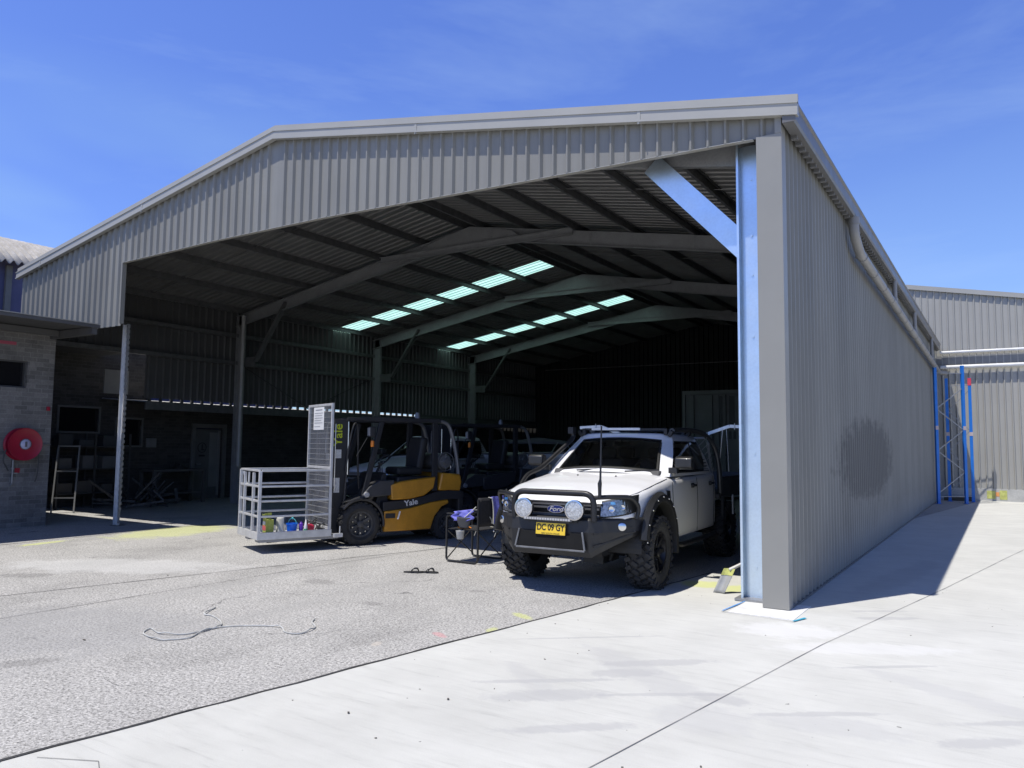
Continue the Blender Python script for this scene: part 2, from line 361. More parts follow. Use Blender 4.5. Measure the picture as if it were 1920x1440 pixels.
# ------------------------------------------------------------------ cladding
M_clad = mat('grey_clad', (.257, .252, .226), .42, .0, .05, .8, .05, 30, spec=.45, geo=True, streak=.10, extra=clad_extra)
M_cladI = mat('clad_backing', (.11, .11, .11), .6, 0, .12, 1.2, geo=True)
M_trim = mat('trim_grey', (.385, .38, .35), .38, 0, .05, 1.5, geo=True)
M_galv = mat('galvanised', (.30, .305, .31), .45, .3, .10, 5, .03, 40, fine=.05, geo=True)
M_galvd = mat('dull_galvanised', (.19, .19, .19), .5, .6, .2, 6, geo=True)
M_roofI = mat('roof_underside', (.24, .235, .23), .45, .4, .15, 2, geo=True)
def rib_profile(s0, s1, pitch=.2, top=.02, base=.072, h=.04, phase=0.):
    """list of (s, offset)"""
    out = [(s0, 0.)]; k = math.floor((s0-phase)/pitch)
    while True:
        c = phase + k*pitch; k += 1
        if c - base/2 < s0+.001: continue
        if c + base/2 > s1-.001: break
        out += [(c-base/2, 0.), (c-top/2, h), (c+top/2, h), (c+base/2, 0.)]
    out.append((s1, 0.)); return out
def clad(mb, s0, s1, place, bot, top, pitch=.2, phase=0., h=.04, extra=()):
    """place(s, offset, z) -> point"""
    pr = rib_profile(s0, s1, pitch, phase=phase, h=h)
    for e in extra:
        for i in range(len(pr)-1):
            if pr[i][0] < e < pr[i+1][0]:
                a, b = pr[i], pr[i+1]; tt = (e-a[0])/(b[0]-a[0]); pr.insert(i+1, (e, a[1]+(b[1]-a[1])*tt)); break
    k = len(mb.v)
    for s, o in pr: mb.v += [Vector(place(s, o, bot(s))), Vector(place(s, o, top(s)))]
    for i in range(len(pr)-1): a = k+2*i; mb.f.append((a, a+2, a+3, a+1))
LEN = 22.0
def zR(x): return 5.27 + .1763*(8-abs(x+8))
shed = thing('steel_shed', 'long grey ribbed steel shed with open gable front and skylight strips', 'shed')
def header(x):
    pts = [(-12.3, 5.08), (-9.5, 5.14), (-6.9, 5.15), (-3.4, 5.08), (0.1, 5.02)]
    for (a, za), (b, zb) in zip(pts, pts[1:]):
        if a <= x <= b: return za+(zb-za)*(x-a)/(b-a)
    return pts[0][1] if x < -12 else pts[-1][1]
mb = MB()
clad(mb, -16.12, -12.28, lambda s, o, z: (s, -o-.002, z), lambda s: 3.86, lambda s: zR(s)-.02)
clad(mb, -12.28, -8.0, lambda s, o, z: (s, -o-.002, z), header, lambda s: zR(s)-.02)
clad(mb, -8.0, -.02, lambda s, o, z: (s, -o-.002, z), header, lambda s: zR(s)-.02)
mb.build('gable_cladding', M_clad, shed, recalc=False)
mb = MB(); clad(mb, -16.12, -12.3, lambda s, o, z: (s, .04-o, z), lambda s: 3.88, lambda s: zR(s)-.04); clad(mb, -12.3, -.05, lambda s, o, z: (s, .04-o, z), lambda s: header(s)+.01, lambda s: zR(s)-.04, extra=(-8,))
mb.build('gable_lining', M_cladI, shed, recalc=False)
# header edge angle + left jamb angle
mb = MB(); xs = [-12.3, -9.5, -6.9, -3.4, -.3]
for a, b in zip(xs, xs[1:]): mb.bar((a, .0, header(a)-.004), (b, .0, header(b)-.004), .075, .006, up=(0, 0, 1))
mb.build('header_trim', M_trim, shed)
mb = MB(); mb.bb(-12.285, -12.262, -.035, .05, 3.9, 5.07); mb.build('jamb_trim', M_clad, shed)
# outer side wall
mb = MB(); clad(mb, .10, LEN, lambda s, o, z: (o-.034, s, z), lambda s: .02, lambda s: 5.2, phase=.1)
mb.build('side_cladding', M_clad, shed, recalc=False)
mb = MB(); clad(mb, 0, LEN, lambda s, o, z: (o-.075, s, z), lambda s: .02, lambda s: 5.2, phase=.1); mb.build('side_lining', M_cladI, shed, recalc=False)
mb = MB(); mb.bb(-.07, .012, .131, LEN, 0, .022); mb.build('wall_base_channel', M_galvd, shed)
# corner flashing
mb = MB(); mb.prism([(-.26, -.048), (.008, -.048), (.008, .13), (.002, .13), (.002, -.042), (-.254, -.042), (-.254, .02), (-.26, .02)], .012, 5.03, 'z'); mb.prism([(-.06, -.052), (.008, -.052), (.008, .13), (.002, .13), (.002, -.044), (-.06, -.044)], 5.031, 5.215, 'z')
mb.build('corner_flashing', mat('corner_grey', (.275, .27, .245), .4, 0, .05, 1.2, geo=True), shed)
# inner side wall above the old building (x=-16)
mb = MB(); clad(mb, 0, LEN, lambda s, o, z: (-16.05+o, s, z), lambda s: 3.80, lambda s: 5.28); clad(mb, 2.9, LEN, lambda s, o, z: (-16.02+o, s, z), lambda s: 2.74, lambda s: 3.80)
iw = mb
mb = MB()
for z in (3.84, 4.6): mb.bb(-15.99, -15.84, .3, LEN-.2, z-.05, z+.05)
mb.bb(-15.98, -15.9, 2.9, LEN-.2, 2.45, 2.66)
mb.build('girt', M_galvd, shed, bevel=.004)
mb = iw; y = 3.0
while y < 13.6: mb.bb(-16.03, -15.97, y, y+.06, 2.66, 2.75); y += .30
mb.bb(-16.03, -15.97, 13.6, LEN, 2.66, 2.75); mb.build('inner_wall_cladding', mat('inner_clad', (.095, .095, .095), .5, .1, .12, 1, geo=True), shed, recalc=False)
# end wall inside
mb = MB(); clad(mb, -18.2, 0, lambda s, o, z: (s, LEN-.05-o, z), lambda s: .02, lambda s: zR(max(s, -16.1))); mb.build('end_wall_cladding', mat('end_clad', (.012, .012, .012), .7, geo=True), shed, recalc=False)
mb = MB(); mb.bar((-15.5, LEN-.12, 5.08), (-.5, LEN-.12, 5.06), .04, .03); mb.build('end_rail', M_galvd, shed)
# roof sheets
M_sky = bpy.data.materials.new('skylight_fibreglass'); M_sky.use_nodes = True; t = NT(M_sky.node_tree)
out = t.n['Material Output']; t.n.remove(t.n['Principled BSDF'])
tl = t.node('ShaderNodeBsdfTranslucent', ins={'Color': (.50, .88, .72, 1)}); df = t.node('ShaderNodeBsdfDiffuse', ins={'Color': (.75, .9, .83, 1)})
dn = t.noise(t.mapping(t.node('ShaderNodeNewGeometry').outputs['Position'], scale=(.6, 3, 1)), 2.5, 5, .7); t.l.new(t.ramp(dn, [(.3, (.46, .84, .68)), (.7, (.66, 1., .86))]), tl.inputs[0])
mx = t.node('ShaderNodeMixShader', ins={0: .12}); t.l.new(tl.outputs[0], mx.inputs[1]); t.l.new(df.outputs[0], mx.inputs[2]); t.l.new(mx.outputs[0], out.inputs[0])
SKY = [(9.2, 10.0), (14.65, 15.45)]
def slope(side, s0, s1, mb, x_in=0., x_out=None, up=0.):
    xo = x_out if x_out is not None else (.16 if side > 0 else -16.16)
    xi = -8. + x_in*side
    clad(mb, s0, s1, lambda s, o, z: (z, s, zR(z)+o+up), lambda s: xo, lambda s: xi, phase=.1)
mb = MB(); slope(1, -.06, LEN, mb)
cuts = [-.06, 9.2, 10.0, 14.65, 15.45, LEN]
for a, b in ((-.06, 9.2), (10.0, 14.65), (15.45, LEN)): slope(-1, a, b, mb)
for a, b in SKY:
    slope(-1, a, b, mb, x_out=-8.35) if False else None
    clad(mb, a, b, lambda s, o, z: (z, s, zR(z)+o), lambda s: -8.20, lambda s: -8., phase=.1)
mb.build('roof', M_roofI, shed, recalc=False, solid=.002)
for a, b in SKY:
    mb = MB(); clad(mb, a, b, lambda s, o, z: (z, s, zR(z)+o), lambda s: -16.16, lambda s: -8.20, phase=.1); mb.build('skylight', M_sky, shed, recalc=False)
# ridge cap, barge flashing, gutters
mb = MB()
for sd in (-1, 1): mb.bar((-8-.0*sd, -.08, zR(-8)+.055), (-8-.0*sd, LEN, zR(-8)+.055), .02, .02) if False else mb.add([(-8, -.09, zR(-8)+.075), (-8, LEN, zR(-8)+.075), (-8+sd*.22, LEN, zR(-8)+.035), (-8+sd*.22, -.09, zR(-8)+.035)], [(0, 1, 2, 3)])
mb.build('ridge_cap', M_trim, shed, recalc=False, solid=.003)
mb = MB()
for sd in (-1, 1):
    xe = -8+sd*8.19; ze = zR(-8+sd*8)-.033
    for (dz0, dz1, y0, y1) in ((.065, .160, -.088, -.052), (-.055, .062, -.112, -.055), (.052, .070, -.125, -.05), (-.078, -.055, -.128, -.045)):
        A = (-8, zR(-8)); Bq = (xe, ze)
        mb.add([(A[0], y, A[1]+d) for y in (y0, y1) for d in (dz0, dz1)] + [(Bq[0], y, Bq[1]+d) for y in (y0, y1) for d in (dz0, dz1)],
               [(0, 1, 5, 4), (2, 6, 7, 3), (1, 3, 7, 5), (0, 4, 6, 2), (0, 2, 3, 1), (4, 5, 7, 6)])
for xx in (-15.2, -11.6, -5.0, -1.6):
    mb.bb(xx-.02, xx+.02, -.118, -.108, zR(xx)-.10, zR(xx)+.06); mb.bb(xx-.005, xx+.005, -.132, -.126, zR(xx)-.11, zR(xx)-.085)
mb.build('barge_flashing', M_trim, shed)
M_gut = mat('gutter_grey', (.15, .148, .145), .4, 0, .06, 2, geo=True)
mb = MB(); prof = [(.036, 5.10), (.15, 5.10), (.165, 5.13), (.165, 5.27), (.185, 5.29), (.185, 5.31), (.155, 5.31), (.155, 5.125), (.036, 5.11)]
mb.prism([(x, z) for x, z in prof], -.10, LEN-.1, 'y'); mb.box((.10, -.104, 5.21), (.135, .008, .21))
k = 0
while .3+k*.2 < LEN-.2: mb.bb(.034, .10, .28+k*.2, .34+k*.2, 5.06, 5.10); k += 1  # small dark blocks stand in for the shadows in the rib gaps
mb.build('gutter', M_gut, shed)
# PVC drain line on the side wall
M_pipe = mat('grey_pipe', (.28, .275, .265), .45, 0, .08, 3, geo=True)
mb = MB(); mb.tube(round_path([(.13, 3.9, 5.10), (.13, 3.9, 4.86), (.14, 4.35, 4.66), (.14, 21.4, 4.30), (.3, 21.83, 4.30)], .12), .072, 14)
for y in (3.9,): mb.cyl((.13, y, 5.0), (.13, y, 5.1), .082, 14)
mb.build('drain_pipe', M_pipe, shed, smooth=True)
for y in (9.0, 13.2, 18.6):
    mb = MB(); zz = 4.66-.0211*(y-4.35); mb.tube([(.13, y, 5.1), (.13, y, zz+.02)], .045, 12); mb.cyl((.13, y, zz+.05), (.13, y, zz+.18), .055, 12); mb.build('downpipe', M_pipe, shed, smooth=True)
for i in range(14):
    mb = MB(); y = 4.6+i*1.2; zz = 4.66-.0211*(y-4.35); mb.lathe([(.074, -.012), (.080, -.012), (.080, .012), (.074, .012)], (.14, y, zz), (0, 1, 0), 14); mb.bb(.03, .075, y-.012, y+.012, zz-.015, zz+.015)
    mb.build('pipe_clip', M_galv, shed)
# frames
FR = [5.5, 11.0, 16.5]
def csec(mb, p0, p1, web, depth, fl=.075, t=.006, lip=.02):
    """C section from p0 to p1: web along depth direction; flange direction fl"""
    p0, p1 = Vector(p0), Vector(p1); D = Vector(depth).normalized(); F = Vector(web).normalized(); d = (p1-p0).normalized()
    h = Vector(depth).length; w = fl
    for (a0, a1, b0, b1) in ((0, h, 0, t), (0, t, t, w), (h-t, h, t, w), (t, lip, w-t, w), (h-lip, h-t, w-t, w)):
        vs = [p + D*a + F*b for p in (p0, p1) for a, b in ((a0, b0), (a1, b0), (a1, b1), (a0, b1))]
        mb.add(vs, [(3, 2, 1, 0), (4, 5, 6, 7), (0, 1, 5, 4), (1, 2, 6, 5), (2, 3, 7, 6), (3, 0, 4, 7)])
ang = math.atan(.1763)
for y in FR:
    for sd in (-1, 1):
        xe = -8+sd*7.9; xa = -8
        mb = MB(); dep = Vector((0, 0, -.30))
        csec(mb, (xe, y, zR(xe)-.155), (xa, y, zR(xa)-.155), (0, -1, 0), dep, fl=.08)
        for f in (.35, .62, .83):   # splice joints
            xx = xe+(xa-xe)*f; mb.bb(xx-.006, xx+.006, y-.084, y-.078, zR(xx)-.46, zR(xx)-.15)
        mb.build('rafter', M_galv, shed)
        mb = MB(); xc = -8+sd*7.85
        csec(mb, (xc, y, .01), (xc, y, zR(xc)-.16), (0, -1, 0), Vector((-sd*.30, 0, 0)), fl=.09)
        mb.build('column', M_galv, shed)
        mb = MB(); s1 = (-8+sd*7.08, y-.03, 3.85); s2 = (-8+sd*5.95, y-.03, 5.36); mb.bar(s1, s2, .06, .13, up=(0, -1, 0)); mb.bar(s1, s2, .02, .17, up=(0, -1, 0)); mb.bb(min(s1[0], s1[0]+sd*.5), max(s1[0], s1[0]+sd*.5), y-.045, y-.035, 3.72, 3.98); mb.build('knee_brace', M_galvd, shed)
    mb = MB(); csec(mb, (-10.6, y-.10, 6.12), (-5.4, y-.10, 6.12), (0, -1, 0), Vector((0, 0, -.15)), fl=.06)
    mb.prism([(-9.5, 6.0), (-6.5, 6.0), (-6.9, zR(-6.9)-.2), (-8, zR(-8)-.16), (-9.1, zR(-9.1)-.2)], y-.094, y-.088, 'y')
    for bx in (-9.0, -8.6, -7.4, -7.0):
        for bz in (6.2, 6.3): mb.cyl((bx, y-.11, bz), (bx, y-.09, bz), .012, 6)
    mb.build('apex_tie', M_galv, shed)
# front frame: rafters hidden by the gable, column and broad brace in the opening
for sd in (-1, 1):
    mb = MB(); csec(mb, (-8+sd*7.9, .42, zR(-8+sd*7.9)-.155), (-8, .42, zR(-8)-.155), (0, 1, 0), Vector((0, 0, -.30)), fl=.08); mb.build('rafter', M_galv, shed)
mb = MB(); csec(mb, (-.045, .34, .03), (-.045, .34, 5.10), (0, -1, 0), (-.52, 0, 0), fl=.10, t=.008, lip=.025)
for z in (.35, 1.6, 2.9, 3.6, 4.05, 4.7):
    for xx in (-.33, -.42): mb.cyl((xx, .322, z), (xx, .334, z), .014, 6)
mb.build('front_column', mat('new_galvanised_sky_tint', (.68, .79, .88), .34, .8, .05, 2.5, .02, 30, fine=.03, geo=True), shed)  # blue of the reflected sky is put into the column and brace colour
mb = MB(); mb.bb(-.62, -.0, .18, .40, .006, .03); mb.build('base_plate', M_galv, shed)
mb = MB(); csec(mb, (-.545, .36, 3.90-.13), (-1.73, .36, 5.13-.10), (0, 1, 0), Vector((.19, 0, .18)), fl=.07, t=.006); mb.build('front_brace', mat('new_galvanised_sky_tint', (.6, .6, .6)), shed)
# purlins
pur = MB()
for sd in (-1, 1):
    for d in (.35, 1.6, 2.85, 4.1, 5.35, 6.6, 7.82):
        x = -8+sd*(8-d); mb = MB(); z = zR(x)-.004
        for (dx0, dx1, z0, z1) in ((0, .004, -.13, 0), (0, .045, -.004, 0), (-.045, 0, -.13, -.126), (.041, .045, -.02, -.004), (-.045, -.041, -.126, -.11)):
            mb.bb(x+dx0, x+dx1, .06, LEN-.1, z+z0, z+z1)
        mb.build('purlin', M_galvd, shed)
mb = MB()
for sd in (-1, 1):
    for yb in (2.7, 8.2, 13.7, 19.2): mb.tube([(-8+sd*7.6, yb, zR(-8+sd*7.6)-.07), (-8, yb, zR(-8)-.07)], .008, 6)
mb.build('bridging_rod', M_galvd, shed)
# wall bracing rods and pipe on the first inner column
for (ya, yb) in ((5.7, 8.2), (10.8, 8.2)):
    mb = MB(); mb.tube([(-15.93, ya, 3.78), (-15.93, yb, 2.70)], .014, 6); mb.build('brace_rod', mat('dark_metal', (.05, .05, .05), .6), shed)
mb = MB(); mb.tube([(-15.42, 5.30, 1.02), (-15.42, 5.30, 5.1)], .055, 14)
for z in (2.1, 3.3): mb.cyl((-15.42, 5.30, z), (-15.42, 5.30, z+.02), .06, 14)
mb.build('column_pipe', mat('grey_conduit', (.33, .33, .32), .5), shed, smooth=True)

# ------------------------------------------------------------------ brick building
def brick_mat(name, c1, c2, mortar, sc=1., axis='yz'):
    m = bpy.data.materials.new(name); m.use_nodes = True; t = NT(m.node_tree); b = t.n['Principled BSDF']
    P = t.node('ShaderNodeNewGeometry').outputs['Position']; sx = t.node('ShaderNodeSeparateXYZ'); t.l.new(P, sx.inputs[0])
    cx = t.node('ShaderNodeCombineXYZ'); t.l.new(t.math('ADD', sx.outputs[0], sx.outputs[1]), cx.inputs[0]); t.l.new(sx.outputs[2], cx.inputs[1])
    bt = t.node('ShaderNodeTexBrick', ins={'Scale': 1., 'Color1': (*c1, 1), 'Color2': (*c2, 1), 'Mortar': (*mortar, 1), 'Mortar Size': .006, 'Brick Width': .24, 'Row Height': .086, 'Bias': .0}); t.l.new(cx.outputs[0], bt.inputs[0])
    n = t.noise(P, 2.2, 5, .7); c = t.mix(1, bt.outputs[0], t.ramp(n, [(.3, (.7,)*3), (.7, (1.15,)*3)]), 'MULTIPLY')
    n2 = t.noise(P, 30, 2, .7); c = t.mix(1, c, t.ramp(n2, [(.3, (.85,)*3), (.7, (1.1,)*3)]), 'MULTIPLY')
    t.l.new(c, b.inputs['Base Color']); b.inputs['Roughness'].default_value = .9
    bn = t.node('ShaderNodeBump', ins={'Strength': .5, 'Distance': .006}); t.l.new(t.math('SUBTRACT', 1, bt.outputs['Fac']), bn.inputs['Height']); t.l.new(bn.outputs[0], b.inputs['Normal'])
    return m
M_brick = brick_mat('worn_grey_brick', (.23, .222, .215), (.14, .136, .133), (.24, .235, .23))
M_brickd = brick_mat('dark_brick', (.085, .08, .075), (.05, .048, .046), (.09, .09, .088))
bb_ = thing('brick_building', 'low grey brick building with flat awning beside the hose reel', 'building')
mb = MB()
def wall_x(mb, x0, x1, ys, zs, holes):
    """wall slab between x0,x1 spanning ys, zs, with rectangular holes (y0,y1,z0,z1)"""
    Y = sorted({ys[0], ys[1], *[h[0] for h in holes], *[h[1] for h in holes]}); Z = sorted({zs[0], zs[1], *[h[2] for h in holes], *[h[3] for h in holes]})
    for a, b in zip(Y, Y[1:]):
        for c, d in zip(Z, Z[1:]):
            if any(h[0] <= a and b <= h[1] and h[2] <= c and d <= h[3] for h in holes): continue
            mb.bb(x0, x1, a, b, c, d)
wall_x(mb, -14.25, -14.0, (-9., -.30), (0, 3.80), [(-1.95, -.80, 2.66, 3.18)])
mb.bb(-18.2, -14.252, -.55, -.30, 0, 3.66)
mb.build('wall', M_brick, bb_)
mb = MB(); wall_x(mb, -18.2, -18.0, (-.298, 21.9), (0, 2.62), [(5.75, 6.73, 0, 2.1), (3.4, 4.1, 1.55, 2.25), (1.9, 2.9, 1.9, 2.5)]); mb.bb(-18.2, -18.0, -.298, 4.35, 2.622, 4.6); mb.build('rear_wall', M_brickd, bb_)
mb = MB(); mb.bb(-14.20, -14.12, -1.95, -.80, 2.66, 3.18); w = mb.build('window', mat('black_glass', (.012, .012, .014), .15, 0, 0), bb_)
mb = MB(); mb.bb(-14.12, -14.05, -1.95, -.80, 3.15, 3.18); mb.bb(-14.12, -14.05, -1.95, -.80, 2.66, 2.69); mb.bb(-14.12, -14.05, -.83, -.80, 2.69, 3.15); mb.build('window_frame', mat('dark_frame', (.08, .08, .08), .5), w)
mb = MB(); mb.prism([(-18.3, 3.90), (-12.5, 3.80), (-12.5, 3.85), (-18.3, 3.95)], -9., -.30, 'y'); mb.build('awning_roof', mat('awning_grey', (.085, .085, .085), .7, geo=True), bb_)
mb = MB(); mb.bb(-12.498, -12.47, -9., -.28, 3.785, 3.84); mb.bb(-18, -12.5, -.42, -.32, 3.66, 3.80); mb.bb(-13.75, -13.65, -9, -.43, 3.69, 3.80); mb.build('awning_fascia', mat('fascia_grey', (.10, .10, .10), .5, geo=True), bb_)
mb = MB(); mb.bb(-12.50, -12.465, -9, -.28, 3.852, 3.866); mb.build('awning_edge', M_trim, bb_)
# lean-to roof between the shed wall and the old wall
mb = MB(); clad(mb, 2.9, 21.8, lambda s, o, z: (z, s, 2.64+(-z-15.9)*.06+o*.6), lambda s: -15.98, lambda s: -24., pitch=.15); mb.build('lean_to_roof', mat('pale_roof', (.62, .62, .60), .5, geo=True), bb_, recalc=False)
mb = MB(); mb.bb(-18.05, -16.0, .2, 2.9, 3.88, 3.92); mb.build('ceiling', mat('dark_ceiling', (.06, .06, .06), .8), bb_)
# door
M_dfr = mat('door_frame_paint', (.17, .17, .165), .5); 
dr = MB().bb(-18.06, -18.02, 5.81, 6.67, .01, 2.04).build('door', mat('door_grey', (.13, .13, .13), .5), bb_, bevel=.004)
mb = MB(); mb.bb(-17.99, -17.93, 5.65, 5.77, 0, 2.20); mb.bb(-17.99, -17.93, 6.71, 6.83, 0, 2.20); mb.bb(-17.99, -17.93, 5.77, 6.71, 2.08, 2.20); mb.build('door_frame', M_dfr, bb_, bevel=.006)
mb = MB(); mb.bb(-18.02, -18.012, 6.30, 6.61, .35, 1.95); mb.bb(-18.02, -17.99, 6.58, 6.65, .1, 2.0); mb.build('door_panel', mat('door_light', (.24, .24, .235), .4), dr)
mb = MB(); mb.lathe([(.13, 0), (.15, 0), (.15, .01), (.13, .01), (.13, 0)], (-18.02, 6.05, 1.50), (1, 0, 0), 24); mb.box((-18.012, 6.05, 1.53), (.01, .03, .14)); mb.box((-18.012, 6.08, 1.44), (.01, .10, .03)); mb.bb(-18.02, -18.01, 5.95, 6.15, 1.24, 1.29); mb.build('door_sign', mat('black_paint', (.02, .02, .02), .5), dr)
mb = MB(); mb.cyl((-18.02, 5.87, 1.02), (-17.96, 5.87, 1.02), .02, 10); mb.bb(-17.97, -17.955, 5.87, 5.99, 1.01, 1.03); mb.build('handle', M_galv, dr)
for (y0, y1, z0, z1) in ((3.4, 4.1, 1.55, 2.25), (1.9, 2.9, 1.9, 2.5)):
    f = MB().bb(-18.12, -18.06, y0, y1, z0, z1).build('window', MATS['black_glass'], bb_)
    mb = MB(); mb.bb(-18.055, -17.97, y0-.05, y0, z0-.05, z1+.05); mb.bb(-18.055, -17.97, y1, y1+.05, z0-.05, z1+.05); mb.bb(-18.055, -17.97, y0, y1, z0-.05, z0); mb.bb(-18.055, -17.97, y0, y1, z1, z1+.05); mb.build('window_frame', M_dfr, f)
mb = MB(); mb.bb(-17.99, -17.95, 4.25, 4.55, 1.5, 1.75); mb.build('switch_box', mat('box_grey', (.22, .22, .22), .5), bb_, bevel=.006)
mb = MB(); mb.bb(-17.0, -16.96, 2.42, 3.05, 2.85, 3.45); mb.build('light_panel', mat('panel_pale', (.26, .26, .255), .6), bb_)
# steel post at the mouth of the brick building
post = thing('door_post', 'galvanised roller door post with notched edge standing by the open bay', 'post', (-12.91, .5, 0))
mb = MB(); csec(mb, (-.085, .02, .0), (-.085, .02, 4.0), (0, -1, 0), (.15, 0, 0), fl=.05, t=.005, lip=.015); mb.build('channel', mat('post_galv', (.74, .75, .76), .42, .35, .12, 6), post)
mb = MB(); k = 0
while .3+k*.11 < 3.95: mb.bb(.066, .105, -.035, .015, .3+k*.11, .36+k*.11); k += 1
mb.bb(.066, .075, -.03, .01, .05, 3.98); mb.build('notch_strip', M_galv, post)
mb = MB(); mb.bb(-.1, .12, -.08, .1, 0, .012); mb.build('foot_plate', M_galvd, post)

# ------------------------------------------------------------------ workshop with wavy roof behind
wk = thing('workshop', 'tall workshop with wavy pale cement sheet roof beyond the brick building', 'building', (-20.6, 0, 0))
def wave(u, v):
    y = -3 + u*9.5; d = v
    x = -0.05 - 7*d; z = 6.42 + (0.75*math.sin(min(1, d*3.2)*pi/2)) * 1.0 + d*1.1 + .05*math.sin(2*pi*y/.21)
    return (x+.25, y, z)
mb = MB(); mb.grid(wave, 780, 12); mb.build('roof', mat('cement_sheet', (.42, .40, .37), .85, 0, .2, 2.5, .2, 25, fine=.1), wk, smooth=60, recalc=False, solid=.012)
mb = MB(); mb.bb(-.5, -.3, -8, 12, 0, 6.6); mb.build('wall', mat('slate_blue_wall', (.10, .10, .19), .6, geo=True), wk)
mb = MB(); mb.bb(-.29, -.22, 1.2, 1.32, 3.0, 6.4); mb.bb(-.29, -.2, 1.75, 1.9, 3.0, 6.4); mb.build('pilaster', mat('pilaster_grey', (.17, .17, .16), .7), wk)

# ------------------------------------------------------------------ big shed at the far end
far = thing('warehouse', 'tall grey ribbed warehouse wall closing the lane, on a concrete plinth', 'building', (0, 22.2, 0))
def zF(x): return 7.47-.186*(x+.8)
mb = MB(); clad(mb, -.9, 14., lambda s, o, z: (s, -o, z), lambda s: .40, lambda s: zF(s)); mb.build('wall', mat('far_clad', (.37, .365, .335), .45, 0, .06, .7, geo=True), far, recalc=False)
mb = MB(); mb.bb(-.9, 14, -.04, .2, 0, .41); mb.build('plinth', mat('plinth_concrete', (.46, .46, .44), .85, 0, .12, 3, fine=.1, geo=True), far)
mb = MB(); mb.bb(1.38, 1.62, -.048, -.041, .08, .34); mb.bb(1.74, 1.95, -.048, -.041, .06, .36); mb.build('paint_patch', mat('yellow_green_paint', (.5, .52, .16), .8, 0, .3, 8), far)
mb = MB(); mb.bb(1.63, 1.73, -.048, -.041, .16, .30); mb.build('orange_patch', mat('orange_paint', (.8, .35, .12), .8), far)
mb = MB()
mb.add([(-.9, -.10, zF(-.9)-.10), (14, -.10, zF(14)-.10), (14, -.10, zF(14)+.06), (-.9, -.10, zF(-.9)+.06), (-.9, 6, zF(-.9)+.06), (14, 6, zF(14)+.06)], [(0, 1, 2, 3), (3, 2, 5, 4)]); mb.build('roof_edge', M_trim, far, recalc=False)
for z, r in ((5.03, .05), (4.52, .065)):
    mb = MB(); mb.tube([(.15, -.15, z), (9., -.15, z+.02)], r, 14)
    for i in range(9): mb.cyl((.8+i, -.15, z+.002*i), (.83+i, -.15, z+.002*i), r+.008, 14)
    mb.build('wall_pipe', mat('white_pipe', (.72, .72, .70), .4), far, smooth=True)
mb = MB(); mb.bb(-.2, 14, -.036, -.031, 4.62, 4.92); mb.build('dark_band', mat('band_grey', (.22, .22, .215), .5), far)
# ------------------------------------------------------------------ materials for objects
M_white = mat('white_paint', (.86, .86, .85), .35, 0, 0, 2, coat=.5)
M_blk = mat('black_powdercoat', (.014, .014, .015), .45, 0, .2, 8)
M_blkp = mat('black_plastic', (.018, .018, .018), .55, 0, .2, 8)
M_rub = mat('tyre_rubber', (.035, .034, .033), .85, 0, .25, 10, .3, 80)
M_glass = bpy.data.materials.new('tinted_glass'); M_glass.use_nodes = True; t = NT(M_glass.node_tree); t.n.remove(t.n['Principled BSDF'])
tr = t.node('ShaderNodeBsdfTransparent', ins={'Color': (.42, .46, .46, 1)}); gl = t.node('ShaderNodeBsdfGlossy', ins={'Color': (1, 1, 1, 1), 'Roughness': .02}); fr = t.node('ShaderNodeFresnel', ins={'IOR': 1.55})
mx = t.node('ShaderNodeMixShader', ins={0: fr.outputs[0]}); t.l.new(tr.outputs[0], mx.inputs[1]); t.l.new(gl.outputs[0], mx.inputs[2]); t.l.new(mx.outputs[0], t.n['Material Output'].inputs[0])
M_chr = mat('chrome', (.7, .7, .7), .15, 1., 0)
M_alu = mat('aluminium', (.62, .62, .62), .35, .8, .08, 8)
M_alud = mat('dull_steel', (.25, .25, .25), .5, .7, .2, 8)

def rotmat(a, b=0, c=0): return Euler((a, b, c)).to_matrix().to_4x4()
